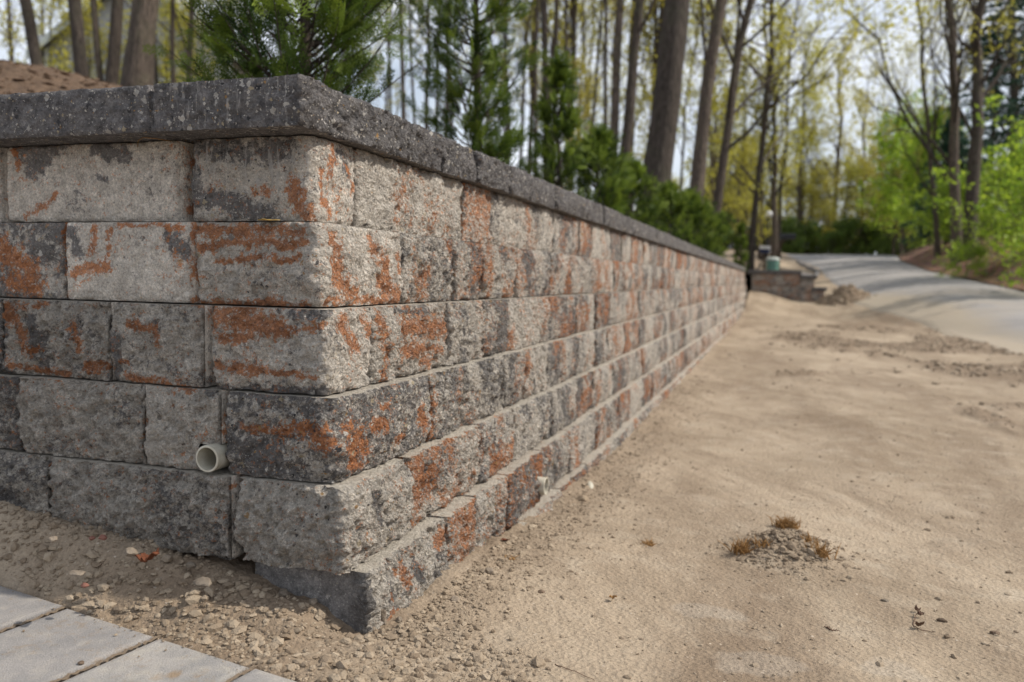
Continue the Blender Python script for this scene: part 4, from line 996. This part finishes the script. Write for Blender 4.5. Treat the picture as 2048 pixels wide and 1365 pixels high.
def mailbox(x, y, zg, zt, bodymat, label, L=.40, W=.18, H=.17, ang=0., topmat=None, arm=True, cat='mailbox'):
    t_ = thing('mailbox', label, cat, (x, y, zg)); mb = MB()
    if arm:
        Pp = np.array([[x, y, zg - .1], [x, y, zg + .35], [x - .01, y, zg + .6], [x + .05, y, zt - .12], [x + .14, y, zt - .01]])
    else: Pp = np.array([[x, y, zg - .1], [x, y, zg + .2], [x, y, zg + .4], [x, y, zt - .1], [x, y, zt]])
    V, Q = tubes(Pp[None], np.full((1, 5), .045), 8); obj('post', V, [Q], M['wood'], t_, smooth=True)
    bx_ = x + (.22 if arm else 0); k = 12; th = np.linspace(0, PI, k); prof = [(-W / 2, 0)] + [(-W / 2 * math.cos(a), H * .5 + H * .5 * math.sin(a)) for a in th] + [(W / 2, 0)]
    prof = np.array(prof); n_ = len(prof); c, s_ = math.cos(ang), math.sin(ang)
    def ext(l0, l1, sc=1.0):
        A = []
        for l in (l0, l1):
            for u_, v_ in prof: A.append([bx_ + l * c - u_ * sc * s_, y + l * s_ + u_ * sc * c, zt + v_ * sc])
        A = np.array(A); i = np.arange(n_); j = (i + 1) % n_
        return A, [np.stack([i, i + n_, j + n_, j], -1), np.arange(n_), np.arange(n_)[::-1] + n_]
    A, F = ext(-L / 2, L / 2); obj('box', A, F, M[bodymat], t_)
    A, F = ext(L / 2 + .002, L / 2 + .014, 1.04); obj('door', A, F, M[topmat or bodymat], t_)
    V, F = box(bx_ - L / 2 * .4, bx_ - L / 2 * .4 + .02, y - W / 2 - .012, y - W / 2 - .004, zt + .05, zt + .22) if False else box(bx_ - .02, bx_ + .02, y - W / 2 - .014, y - W / 2 - .004, zt + .06, zt + .12); obj('flag', V, [F], M['black_metal'], t_)
    if topmat:
        V, F = box(bx_ - L / 2 - .01, bx_ + L / 2 + .01, y - W / 2 - .02, y + W / 2 + .02, zt + H + .003, zt + H + .10); obj('lid', V, [F], M[topmat], t_)
mailbox(.72, 24.1, .98, 1.93, 'black_metal', 'black mailbox on a crooked wooden post beside the lane', L=.42, ang=0.05)
mailbox(.29, 26.0, 1.1, 1.60, 'navy', 'dark blue box with white top half hidden by the last arborvitae', L=.30, W=.2, H=.12, topmat='white_paint', arm=False, cat='utility box')
lt = thing('lamp_post', 'white globe lamp on a thin dark post among the far trees', 'lamp', (.30, 30.4, 1.4))
V, Q = lathe([(0, 1.3), (.05, 1.3), (.04, 1.5), (.03, 3.0), (.06, 3.02), (.06, 3.05), (0, 3.05)], 12, .30, 30.4); obj('post', V, [Q], M['black_metal'], lt)
V = ICO_V * .12 + [.30, 30.4, 3.16]; obj('globe', V, [ICO_F], M['white_paint'], lt, smooth=True)

# ------------------------------------------------------------------ house behind the trees
hp = at(278, 140, 28); hL = at(93, 140, 28); hR = at(463, 140, 28); zb = 2.6; hw = np.linalg.norm((hR - hL)[:2]); hd = (hR - hL)[:2] / hw; hn = np.array([-hd[1], hd[0]])
zeave = float(at(90, 98, 28)[2]); zpk = float(at(278, -48, 28)[2])
M['siding'] = mat_simple('grey_siding', (.40, .41, .40), (.48, .49, .48), 6); M['trim'] = mat_simple('pale_trim', (.62, .68, .64), (.7, .74, .7), 5); M['roofing'] = mat_simple('asphalt_shingles', (.10, .10, .11), (.17, .17, .18), 14, .9, .01)
M['glass'] = (lambda t: (t.b.inputs.__getitem__('Metallic').__setattr__('default_value', 0), t.fin((.04, .05, .06), .08))[1])(NT('window_glass'))
hs = thing('house', 'grey gabled house with pale trim half hidden behind the left trees', 'house', (hp[0], hp[1], zb))
def hpt(u, v, z): b = hL[:2] + hd * u + hn * v; return [b[0], b[1], z]
def hbox(u0, u1, v0, v1, z0, z1): 
    V = np.array([hpt(u, v, z) for z in (z0, z1) for v in (v0, v1) for u in (u0, u1)]); return V, box(0, 1, 0, 1, 0, 1)[1]
V = np.array([hpt(0, 0, zb), hpt(hw, 0, zb), hpt(hw, 0, zeave), hpt(hw / 2, 0, zpk), hpt(0, 0, zeave), hpt(0, 7, zb), hpt(hw, 7, zb), hpt(hw, 7, zeave), hpt(hw / 2, 7, zpk), hpt(0, 7, zeave)])
obj('wall', V, [np.array([0, 1, 2, 3, 4]), np.array([9, 8, 7, 6, 5]), np.array([[0, 4, 9, 5], [1, 6, 7, 2], [2, 7, 8, 3], [4, 3, 8, 9]])], M['siding'], hs)
sd = MB(); z = zb + .1
while z < zpk - .2:
    f = 0 if z < zeave else (z - zeave) / (zpk - zeave); u0 = hw / 2 * f + .02; u1 = hw - u0
    if u1 - u0 > .1:
        V = np.array([hpt(u0, -.028, z), hpt(u1, -.028, z), hpt(u1, -.003, z), hpt(u0, -.003, z), hpt(u0, -.006, z + .15), hpt(u1, -.006, z + .15), hpt(u1, -.003, z + .15), hpt(u0, -.003, z + .15)]); sd.add(V, np.array([[0, 1, 5, 4], [3, 2, 1, 0], [4, 5, 6, 7], [0, 4, 7, 3], [1, 2, 6, 5]]))
    z += .16
o = sd.build('siding', M['siding'], hs); o['kind'] = 'stuff'
for sg in (0, 1):
    a = np.array([hw / 2, zpk]); b = np.array([-.45 if sg == 0 else hw + .45, zeave - .45 * (zpk - zeave) / (hw / 2)])
    V = np.array([hpt(q[0], v, q[1] + dz) for v in (-.4, 7.3) for q in (a, b) for dz in (.02, .16)])
    obj('roof', V, [np.array([[0, 1, 3, 2], [4, 6, 7, 5], [1, 5, 7, 3], [0, 2, 6, 4], [2, 3, 7, 6], [0, 4, 5, 1]])], M['roofing'], hs)
    V = np.array([hpt(q[0], v, q[1] + dz) for v in (-.45, -.403) for q in (a, b) for dz in (-.14, .15)])
    obj('rake_board', V, [np.array([[0, 1, 3, 2], [4, 6, 7, 5], [1, 5, 7, 3], [0, 2, 6, 4], [2, 3, 7, 6], [0, 4, 5, 1]])], M['trim'], hs)
    V, F = hbox(-.03 if sg == 0 else hw - .12, .12 if sg == 0 else hw + .03, -.06, -.03, zb, zeave); obj('corner_board', V, [F], M['trim'], hs)
for (u, z0_, w_, h_) in ((hw * .30, zb + 3.2, .9, 1.3), (hw * .66, zb + 3.2, .9, 1.3), (hw * .30, zb + .9, .9, 1.3), (hw * .66, zb + .9, .9, 1.3)):
    V, F = hbox(u - w_ / 2 - .1, u + w_ / 2 + .1, -.075, -.03, z0_ - .1, z0_ + h_ + .1); fr = obj('window', V, [F], M['trim'], hs)
    V, F = hbox(u - w_ / 2, u + w_ / 2, -.085, -.078, z0_, z0_ + h_); obj('pane', V, [F], M['glass'], fr)

# ------------------------------------------------------------------ trees
def rand_dirs(r, base, spread):
    n = len(base); v = r.normal(size=(n, 3)); v -= (v * base).sum(1, keepdims=True) * base; v /= np.linalg.norm(v, axis=1, keepdims=True) + 1e-9
    d = base * np.cos(spread)[:, None] + v * np.sin(spread)[:, None]; return d
def spawn(r, P, R, per, tmin, tmax, lenf, spread, up, nseg, rf=.5, wig=.06, tip=.15):
    nb, k, _ = P.shape; n = nb * per; ib = np.repeat(np.arange(nb), per); t = np.tile((np.arange(per) + .5) / per, nb) + r.uniform(-.5, .5, n) / per; t = tmin + (tmax - tmin) * np.clip(t, 0, 1)
    u = t * (k - 1); i0 = np.clip(u.astype(int), 0, k - 2); f = u - i0
    S = P[ib, i0] * (1 - f)[:, None] + P[ib, i0 + 1] * f[:, None]; rp = R[ib, i0] * (1 - f) + R[ib, i0 + 1] * f
    T = P[ib, i0 + 1] - P[ib, i0]; T /= np.linalg.norm(T, axis=1, keepdims=True) + 1e-9
    D = rand_dirs(r, T, r.uniform(spread[0], spread[1], n)); D[:, 2] += up; D /= np.linalg.norm(D, axis=1, keepdims=True)
    L = lenf(t, rp) * r.uniform(.55, 1.25, n); s = np.linspace(0, 1, nseg)
    W = np.cumsum(r.normal(0, wig, (n, nseg, 3)), 1); W[:, 0] = 0
    Q = S[:, None] + L[:, None, None] * (D[:, None] * s[None, :, None] + W * s[None, :, None]); Q[:, :, 2] += (L[:, None] * up * .5) * s[None] ** 2
    r0 = np.minimum(rp * rf, rp * .9); RR = r0[:, None] * (1 - (1 - tip) * s[None]); return Q, RR
def leaf_quads(r, C_, size, up=.3):
    n = len(C_); a = r.normal(size=(n, 3)); a /= np.linalg.norm(a, axis=1, keepdims=True); b = r.normal(size=(n, 3)); b -= (a * b).sum(1, keepdims=True) * a; b /= np.linalg.norm(b, axis=1, keepdims=True)
    s = size * r.uniform(.6, 1.3, n)[:, None]; V = np.stack([C_ - a * s, C_ + b * s * .45, C_ + a * s, C_ - b * s * .45], 1).reshape(-1, 3)
    return V, np.arange(4 * n).reshape(-1, 4), np.repeat(r.uniform(0, 1, n), 4)
def make_tree(name, label, base, top_dir, H, r0, seed, t0=.35, limbs=16, limb_len=3., subs=5, twigs=4, leaves=6, leaf=.05, mat='bark', lmat='spring', up=.55, group=None, spread=(.6, 1.2), bend=.05, sides=9, flare=1.5, cat='tree', twr=.0025):
    r = np.random.default_rng(seed); base = np.asarray(base, float); k = 16; s = np.linspace(0, 1, k); d = np.asarray(top_dir, float); d = d / np.linalg.norm(d)
    W = np.cumsum(r.normal(0, bend, (k, 3)), 0) * s[:, None]; W[:, 2] = 0
    P = base + d * (H * s)[:, None] + W * H * .18; P[0, 2] -= .25
    R_ = r0 * (1 - .82 * s ** 1.1) * (1 + (flare - 1) * np.exp(-s * H / .35)); P = P[None]; R_ = R_[None]
    t_ = thing(name, label, cat, base, group)
    ns = 34; u = np.linspace(0, 1, ns) ** 1.3 * (k - 1); i0 = np.clip(u.astype(int), 0, k - 2); f = u - i0
    Pf = P[0, i0] * (1 - f)[:, None] + P[0, i0 + 1] * f[:, None]; Rf = np.interp(u, range(k), R_[0])
    Vt, Qt = tubes(Pf[None], Rf[None], sides + 5); nse = sides + 5
    Vc = np.repeat(Pf, nse, 0); dv = Vt - Vc; Vt = Vc + dv * (1 + .10 * fbm(Vt * [1, 1, .3], 9, 3, .5, seed) + .05 * fbm(Vt * [1, 1, .4], 30, 2, .5, 1))[:, None]
    obj('trunk', Vt, [Qt], M[mat], t_, smooth=True, origin=base)
    P1, R1 = spawn(r, P, R_, limbs, t0, .98, lambda t, rp: limb_len * (1.15 - .75 * t), spread, up, 8, .45, .05)
    mb = MB(); V, Q = tubes(P1, R1, 5); mb.add(V, Q)
    P2, R2 = spawn(r, P1, R1, subs, .25, 1, lambda t, rp: limb_len * .38 * (1.2 - .6 * t), (.4, 1.0), up * .4, 6, .6, .07); V, Q = tubes(P2, np.maximum(R2, twr * 1.3), 4); mb.add(V, Q)
    last = P2
    if twigs:
        P3, R3 = spawn(r, P2, R2, twigs, .25, 1, lambda t, rp: limb_len * .17 + 0 * t, (.3, .9), up * .3, 4, .7, .09); V, Q = tubes(P3, np.maximum(R3, twr), 3); mb.add(V, Q); last = P3
    obj('branches', mb.verts(), mb.F, M[mat], t_, smooth=True, origin=base)
    if leaves:
        n = len(last) * leaves; ib = np.repeat(np.arange(len(last)), leaves); kk = r.integers(1, last.shape[1], n); cl = vnoise(last[ib, kk] * .9, seed) > -.35
        C_ = (last[ib, kk] + r.normal(0, leaf * 1.2, (n, 3)))[cl]; V, Q, tn = leaf_quads(r, C_, leaf); obj('crown', V, [Q], M[lmat], t_, origin=base, attrs={'tint': tn})
    return t_
def ground_px(px, D):
    """ground point straight below the sight line through column px, D metres away"""
    p = at(px, 560, D); return np.array([p[0], p[1], any_z(p[0], p[1])])
def hero(pxb, pyb, pxt, w, D, label, **k):
    a = at(pxb, pyb, D); b = at(pxt, 0, D); d = b - a; d /= np.linalg.norm(d); zg = any_z(a[0], a[1]); base = a + d * ((zg - a[2]) / d[2])
    return make_tree(k.pop('name', 'tree'), label, base, d, k.pop('H', 14), w * D / FPX / 2 * k.pop('fat', 1.06), k.pop('seed', int(pxb) + 3), **k)
TL = dict(t0=.22, limbs=17, limb_len=2.8, subs=6, twigs=5, leaves=9, leaf=.045)
hero(75, 135, 50, 24, 12, 'leaning bare grey trunk farthest left above the mulch mound', **TL)
hero(165, 165, 150, 25, 10, 'upright dark trunk second from the left behind the mound', **TL)
hero(203, 165, 190, 13, 13, 'slim trunk just left of the forked one', **{**TL, 't0': .2})
hero(222, 172, 236, 25, 13, 'forking grey trunk left of the thick flared tree', **{**TL, 't0': .17, 'spread': (.3, .7)})
hero(270, 178, 293, 48, 8, 'thick shaggy barked tree flaring at its base left of the big arborvitae', flare=1.45, **{**TL, 't0': .4, 'limbs': 10})
hero(318, 170, 306, 9, 15, 'thin curved trunk right of the thick flared tree', **{**TL, 't0': .15}, bend=.06)
hero(346, 165, 342, 10, 16, 'thin straight trunk midway between flared tree and arborvitae', **{**TL, 't0': .15})
hero(376, 160, 380, 11, 15, 'slender dark trunk close to the left of the big arborvitae', **{**TL, 't0': .15})
hero(806, 220, 800, 8, 11, 'very thin straight trunk in the gap between two arborvitaes', **{**TL, 't0': .3, 'limbs': 9, 'limb_len': 1.6})
hero(832, 220, 828, 5, 12, 'twig thin sapling stem beside the trunk in the gap', **{**TL, 't0': .3, 'limbs': 8, 'limb_len': 1.2})
hero(870, 180, 867, 6, 14, 'thin stem seen through the left edge of the second arborvitae', **{**TL, 't0': .3, 'limbs': 9, 'limb_len': 1.6})
hero(1068, 300, 1063, 8, 17, 'thin pale trunk right of the second arborvitae', **TL)
hero(1092, 300, 1088, 14, 15, 'straight brown trunk, left one of the close pair', **TL)
hero(1106, 300, 1110, 10, 16, 'slightly thinner trunk, right one of the close pair', **TL)
hero(1141, 320, 1152, 7, 17, 'wavy thin dark trunk in the middle of the grove', bend=.08, **TL)
hero(1178, 330, 1192, 6, 19, 'hair thin leaning trunk left of the twin trunks', bend=.06, **TL)
hero(1212, 330, 1216, 8, 18, 'thin trunk just left of the twin trunks', **TL)
hero(1224, 310, 1241, 17, 14, 'left trunk of the leaning twin trunks', **TL)
hero(1248, 310, 1279, 21, 14, 'right and thicker trunk of the leaning twin trunks', **TL)
hero(1303, 440, 1352, 54, 10.5, 'massive dark ridged trunk leaning right, biggest of the grove', fat=1.1, **{**TL, 't0': .42, 'limbs': 9, 'limb_len': 4.2})
hero(1338, 400, 1350, 7, 22, 'thin trunk right behind the massive leaning one', **TL)
hero(1390, 420, 1434, 28, 14, 'tall smooth brown trunk right of the massive one', **{**TL, 't0': .36, 'limb_len': 4})
hero(1432, 430, 1495, 19, 17, 'leaning trunk with long arching limbs over the lane side', **{**TL, 't0': .14, 'limb_len': 5.0, 'leaves': 12, 'limbs': 22, 'spread': (.85, 1.25), 'up': .2, 'leaf': .055})
hero(1507, 440, 1540, 13, 24, 'trunk with wide low limbs above the end of the wall', **{**TL, 't0': .15, 'limb_len': 5.4, 'leaves': 13, 'leaf': .06, 'limbs': 24, 'spread': (.9, 1.3), 'up': .15})
hero(1548, 500, 1556, 13, 33, 'small forked tree beside the globe lamp', H=9, **{**TL, 't0': .18, 'limb_len': 2.6, 'leaves': 8, 'leaf': .07, 'spread': (.3, .8)})
hero(1600, 500, 1592, 9, 54, 'slim dark trunk beyond the black mailbox', H=15, **{**TL, 'leaf': .08})
hero(1664, 500, 1692, 12, 52, 'leaning dark trunk standing at the crest of the lane', H=14, **{**TL, 'leaf': .08, 'leaves': 7})
hero(1722, 505, 1735, 8, 56, 'slim trunk right of the leaning one at the crest', H=13, **{**TL, 'leaf': .09, 'leaves': 7})
SPR = dict(t0=.14, limbs=16, limb_len=4.6, subs=7, twigs=5, leaves=8, leaf=.05, spread=(.5, 1.0), up=.35)
hero(1912, 390, 1896, 20, 23, 'pale trunk with fan of dark limbs right of the lane', **{**SPR, 'limb_len': 5.5})
hero(1945, 445, 1990, 26, 23, 'crooked trunk among green shrubs at the right side', bend=.07, **{**SPR, 't0': .22, 'limb_len': 3.4})
hero(2030, 400, 2012, 18, 34, 'dark trunk near the right edge behind the conifer', **{**SPR, 'mat': 'bark_dark'})
hero(1868, 380, 1842, 10, 27, 'thin tree leaning towards the lane from the right bank', **SPR)

# repeated background trees: one source of each kind, copied
protos = []
protos.append(make_tree('tree', 'tall thin woodland tree in fresh yellow green leaf far behind the wall', ground_px(1010, 26), (0.02, 0, 1), 16, .08, 301, t0=.15, limbs=20, limb_len=2.6, subs=6, twigs=4, leaves=8, leaf=.055, twr=.005, sides=5))
protos.append(make_tree('tree', 'slim woodland tree with bare lower stem behind the third arborvitae', ground_px(1125, 30), (-.03, 0.02, 1), 15, .058, 302, t0=.2, limbs=18, limb_len=2.2, subs=6, twigs=4, leaves=5, leaf=.06, bend=.06, twr=.005, sides=5))
protos.append(make_tree('tree', 'low leafy understory tree in yellow leaf left of the mailbox', ground_px(1470, 34), (0.03, 0, 1), 7.5, .06, 303, t0=.12, limbs=20, limb_len=2.1, subs=5, twigs=4, leaves=6, leaf=.075, twr=.005, sides=5, up=.35))
protos.append(make_tree('tree', 'spreading yellow green tree behind the crest of the lane', ground_px(1600, 56), (0.0, 0, 1), 8.5, .10, 304, t0=.05, limbs=28, limb_len=3.0, subs=6, twigs=4, leaves=6, leaf=.10, twr=.008, sides=5, up=.3))
def scatter(pi, spots, label, group, smin=.85, smax=1.2):
    for j, (px, D) in enumerate(spots):
        p = ground_px(px, D); dup_tree(protos[pi], p, rng.uniform(0, 6.28), rng.uniform(smin, smax), label, group)
r4 = random.Random(77)
scatter(0, [(px + r4.uniform(-12, 12), r4.uniform(20, 40)) for px in (30, 110, 250, 330, 400, 480, 640, 790, 900, 1060, 1160, 1250, 1320, 1420, 1520)], 'slender tree in thin fresh leaf within the woods behind the wall', 'slender leafing trees in the woods behind the wall')
scatter(0, [(px, D) for px, D in ((1556, 34), (1588, 54), (1618, 57), (1742, 56), (1775, 54), (1812, 55), (1856, 36), (1890, 38))], 'slender fresh leafed tree standing among those beyond the stepped wall', 'slender trees beyond the stepped wall and lane', .7, .95)
scatter(1, [(px + r4.uniform(-12, 12), r4.uniform(20, 38)) for px in (10, 130, 240, 345, 520, 700, 770, 845, 880, 960, 1000, 1035, 1060, 1080, 1120, 1135, 1165, 1185, 1205, 1225, 1290, 1320, 1345, 1375, 1400, 1425)], 'nearly bare slim tree within the woods behind the wall', 'nearly bare slim trees in the woods behind the wall')
scatter(2, [(px + r4.uniform(-10, 10), r4.uniform(19, 34)) for px in (1150, 1290, 1420, 1490)], 'bushy understory tree in yellow green leaf beneath the woods', 'understory trees beneath the woods', .4, .6)
scatter(3, [(px + r4.uniform(-8, 8), r4.uniform(46, 66)) for px in (1440, 1480, 1510, 1545, 1570, 1595, 1625, 1650, 1680, 1705, 1730, 1760, 1790, 1815, 1840, 1880, 1930, 1980, 2040, 1530, 1640, 1740)], 'yellow green tree massed beyond the crest of the lane', 'leafing trees massed beyond the crest of the lane', .5, .8)
scatter(3, [(px, D) for px, D in ((-40, 30), (60, 34), (130, 38), (420, 36), (620, 40), (800, 44), (950, 42), (1100, 56), (1250, 56), (1380, 54))], 'broad yellow green tree low in the far woods behind the wall', 'broad leafing trees far behind the wall', .45, .6)
scatter(2, [(px + r4.uniform(-10, 10), r4.uniform(17, 25)) for px in (120, 185, 240, 330, 395)], 'yellow green understory tree in front of the grey house', 'understory trees in front of the grey house', .62, .85)
scatter(3, [(px, D) for px, D in ((1395, 50), (1415, 58), (1432, 52), (1448, 60), (1462, 48), (1474, 56), (1350, 60), (1300, 58), (1210, 60))], 'yellow green tree low in the woods beyond the far end of the wall', 'leafing trees beyond the far end of the wall', .5, .7)
# greener trees and shrubs
bs = make_tree('shrub', 'fresh green shrub spreading over the right bank by the lane', ground_px(1930, 28), (0, 0, 1), 1.7, .03, 311, t0=.02, limbs=26, limb_len=1.7, subs=6, twigs=4, leaves=9, leaf=.05, lmat='green', twr=.003, sides=5, up=.06, spread=(.8, 1.4), cat='shrub', flare=1)
SB = [(2110, 15, .95, 'bright green shrub overhanging the bank at the right edge'), (2040, 20, .85, 'bright green shrub in front of the dark conifer'), (1932, 20, .38, 'small round bright green bush on the leaf strewn bank'), (1905, 29, .9, 'green shrub behind the small round bush'),
      (2100, 19, 1.2, 'tall green shrub behind the one at the right edge'), (1850, 38, 1.0, 'green shrub where the bank meets the lane'), (1990, 25, 1.0, 'green shrub at the foot of the crooked trunk')]
for px, D, sc_, lb in SB: dup_tree(bs, ground_px(px, D), px * .7, sc_, lb)
gt = make_tree('tree', 'fresh green young tree at the right of the lane crest', ground_px(1800, 44), (0, 0, 1), 7, .06, 312, t0=.04, limbs=26, limb_len=2.6, subs=6, twigs=4, leaves=10, leaf=.10, lmat='green', twr=.006, sides=5, up=.3)
for px, D, sc_, lb in ((1770, 52, .8, 'smaller fresh green tree left of its neighbour at the crest'), (1835, 38, .8, 'fresh green tree leaning over the bank right of the crest'), (1850, 48, 1.1, 'tallest fresh green tree right of the crest')): dup_tree(gt, ground_px(px, D), px * .3, sc_, lb)
hb = make_tree('shrub', 'low dark green shrub in the row at the lane crest', ground_px(1575, 48), (0, 0, 1), 1.5, .03, 313, t0=.02, limbs=26, limb_len=1.0, subs=5, twigs=4, leaves=9, leaf=.06, lmat='shrub', twr=.004, sides=5, up=.2, cat='shrub', flare=1, group='dark green shrubs in a row at the lane crest')
for j, px in enumerate(range(1395, 1830, 18)): dup_tree(hb, ground_px(px + r4.uniform(-5, 5), r4.uniform(47, 54)), j * 1.3, r4.uniform(.8, 1.35), 'low dark green shrub in the row at the lane crest', 'dark green shrubs in a row at the lane crest')
# dark conifers
def conifer(label, base, H, Rb, seed, dens=26, cat='conifer'):
    r = np.random.default_rng(seed); base = np.asarray(base); t_ = thing('conifer', label, cat, base)
    s = np.linspace(0, 1, 14); P = base + np.column_stack([0 * s, 0 * s, s * H]); V, Q = tubes(P[None], (.13 * (1 - s * .93))[None], 8); obj('trunk', V, [Q], M['bark_dark'], t_, smooth=True, origin=base)
    n = int(H * dens); z = r.uniform(.08, .98, n); a = r.uniform(0, 2 * PI, n); L = Rb * (1 - z) ** .8 * r.uniform(.6, 1.15, n) + .1; k = 6; q = np.linspace(0, 1, k)
    B = np.stack([base[0] + np.cos(a)[:, None] * L[:, None] * q, base[1] + np.sin(a)[:, None] * L[:, None] * q, base[2] + (z * H)[:, None] + L[:, None] * (.15 * q - .35 * q ** 2)], -1)
    V, Q = tubes(B, (.018 * (1 - q * .8))[None] * np.ones((n, 1)), 4); obj('branches', V, [Q], M['bark_dark'], t_, smooth=True, origin=base)
    m_ = n * 60; ib = r.integers(0, n, m_); u = r.uniform(.1, 1, m_) * (k - 1); i0 = np.minimum(u.astype(int), k - 2); f = (u - i0)[:, None]
    C_ = B[ib, i0] * (1 - f) + B[ib, i0 + 1] * f + r.normal(0, .07, (m_, 3)) * [1, 1, .6]; V, Q, tn = leaf_quads(r, C_, .085); obj('crown', V, [Q], M['conifer'], t_, origin=base, attrs={'tint': tn}); return t_
conifer('large dark blue green conifer at the right behind the crooked trunk', ground_px(1968, 36), 12, 3.3, 401)
conifer('dark conifer cut by the right edge of the view', ground_px(2085, 28), 12, 3.0, 402)
conifer('low dark conifer left of the large one behind green shrubs', ground_px(1890, 31), 4.8, 1.8, 403)

# ------------------------------------------------------------------ arborvitae along the wall
def spray(r, L=.13):
    """flat fern-like spray of scale leaves, in local x (along) y (side)"""
    segs = []; w = .0010
    def strip(x0, y0, ang, l, w0, z0=0.):
        segs.append((x0, y0, ang, l, w0, z0))
    strip(0, 0, 0, L, w)
    n = 7
    for i in range(n):
        u = .12 + .86 * i / n; l1 = L * .50 * (1 - u * .75) * r.uniform(.8, 1.15)
        for sg in (-1, 1):
            a = sg * r.uniform(.55, .8); strip(L * u, 0, a, l1, w * 1.25); m_ = 2
            for j in range(m_):
                v = .25 + .72 * j / m_; l2 = l1 * .42 * (1 - v * .6)
                for s2 in (-1, 1): strip(L * u + math.cos(a) * l1 * v, math.sin(a) * l1 * v, a + s2 * .6, l2, w * 1.25)
    V = []; 
    for x0, y0, a, l, w0, z0 in segs:
        c, s = math.cos(a), math.sin(a); nx, ny = -s * w0, c * w0; zb_ = -2.2 * (x0 ** 2 + y0 ** 2 * 1.5); x1, y1 = x0 + c * l, y0 + s * l; ze = -2.2 * (x1 ** 2 + y1 ** 2 * 1.5)
        V += [[x0 - nx, y0 - ny, zb_], [x0 + nx, y0 + ny, zb_], [x1 + nx * .6, y1 + ny * .6, ze + .0006], [x1 - nx * .6, y1 - ny * .6, ze]]
    V = np.array(V); return V
def make_cedar(label, base, H, Rb, seed, nl=150, per=9, L=.13, group=None, dens_low=1.):
    r = np.random.default_rng(seed); base = np.asarray(base, float); t_ = thing('arborvitae', label, 'arborvitae', base, group)
    s = np.linspace(0, 1, 12); P = base + np.column_stack([.02 * np.sin(s * 5), .02 * np.cos(s * 4), s * H - .05]); V, Q = tubes(P[None], (.022 * (1 - s * .85))[None], 8); obj('trunk', V, [Q], M['bark'], t_, smooth=True, origin=base)
    z = r.uniform(.03, .97, nl) ** dens_low; a = r.uniform(0, 2 * PI, nl); Lb = Rb * np.clip(1.12 * np.sin(np.clip((1 - z) * 1.9, 0, PI / 2)), .1, 1) * r.uniform(.55, 1.2, nl); k = 6; q = np.linspace(0, 1, k)
    rise = r.uniform(.5, 1.1, nl)
    B = np.stack([base[0] + np.cos(a)[:, None] * Lb[:, None] * q, base[1] + np.sin(a)[:, None] * Lb[:, None] * q, base[2] + (z * H)[:, None] + (rise * Lb)[:, None] * q ** 1.4 - .10 * Lb[:, None]], -1) + np.cumsum(r.normal(0, .006, (nl, k, 3)), 1)
    V, Q = tubes(B, (.0045 * (1 - q * .75))[None] * np.ones((nl, 1)), 4); obj('branches', V, [Q], M['bark'], t_, smooth=True, origin=base)
    proto = [spray(r, L * f) for f in (.8, 1.0, 1.15)]
    n = nl * per; ib = np.repeat(np.arange(nl), per); u = r.uniform(.25, 1.0, n) ** .8 * (k - 1); i0 = np.minimum(u.astype(int), k - 2); f = (u - i0)[:, None]
    O = B[ib, i0] * (1 - f) + B[ib, i0 + 1] * f; T = B[ib, i0 + 1] - B[ib, i0]; T /= np.linalg.norm(T, axis=1, keepdims=True)
    X = T + r.normal(0, .45, (n, 3)) + [0, 0, .15]; X /= np.linalg.norm(X, axis=1, keepdims=True)
    Y = r.normal(size=(n, 3)); Y -= (X * Y).sum(1, keepdims=True) * X; Y /= np.linalg.norm(Y, axis=1, keepdims=True); Z = np.cross(X, Y)
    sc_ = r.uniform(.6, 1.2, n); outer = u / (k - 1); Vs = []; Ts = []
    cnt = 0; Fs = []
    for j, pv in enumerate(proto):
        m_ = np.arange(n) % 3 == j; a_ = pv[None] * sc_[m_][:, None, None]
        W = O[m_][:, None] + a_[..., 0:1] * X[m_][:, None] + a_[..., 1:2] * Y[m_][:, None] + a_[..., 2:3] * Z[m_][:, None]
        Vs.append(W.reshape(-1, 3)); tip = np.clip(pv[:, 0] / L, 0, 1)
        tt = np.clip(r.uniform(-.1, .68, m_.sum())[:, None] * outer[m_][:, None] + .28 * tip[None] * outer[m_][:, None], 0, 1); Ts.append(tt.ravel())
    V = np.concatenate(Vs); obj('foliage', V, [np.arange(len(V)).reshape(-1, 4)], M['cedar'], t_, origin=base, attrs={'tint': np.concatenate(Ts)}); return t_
def bedpt(x, y): return np.array([x, y, float(bed_z(x, y)) - .02])
def cedar_px(px, D): p = at(px, 400, D); return bedpt(p[0], p[1])
c1 = make_cedar('large dense arborvitae right behind the corner of the wall', cedar_px(597, 2.62), 1.75, .355, 501, 330, 10, .105)
c2 = make_cedar('tall open arborvitae second from the corner', cedar_px(942, 3.75), 1.9, .26, 502, 240, 9, .095)
c3 = make_cedar('slim wispy arborvitae third from the corner', cedar_px(1112, 5.0), 1.0, .14, 503, 110, 8, .085)
c4 = make_cedar('bushy arborvitae fourth from the corner', cedar_px(1195, 6.1), 0.74, .26, 504, 125, 9, .10)
for (px, D, sc_, rz, src, lb) in ((1262, 7.4, .95, 1, c4, 'bushy arborvitae left of the massive dark trunk'), (1338, 9.0, 1.0, 2.2, c4, 'arborvitae just right of the massive dark trunk'), (1378, 10.6, 1.15, 3.1, c4, 'narrow arborvitae right of the massive dark trunk'), (1412, 12.2, 1.15, 4, c4, 'arborvitae near the far third of the wall'),
                                  (1442, 15.0, .8, 5, c3, 'small arborvitae before the last one'), (1484, 18.5, 1.15, .6, c3, 'last arborvitae at the far end of the wall')):
    p = cedar_px(px, D); dup_tree(src, p, rz, sc_, lb)
# fallen branches and litter on the mulch
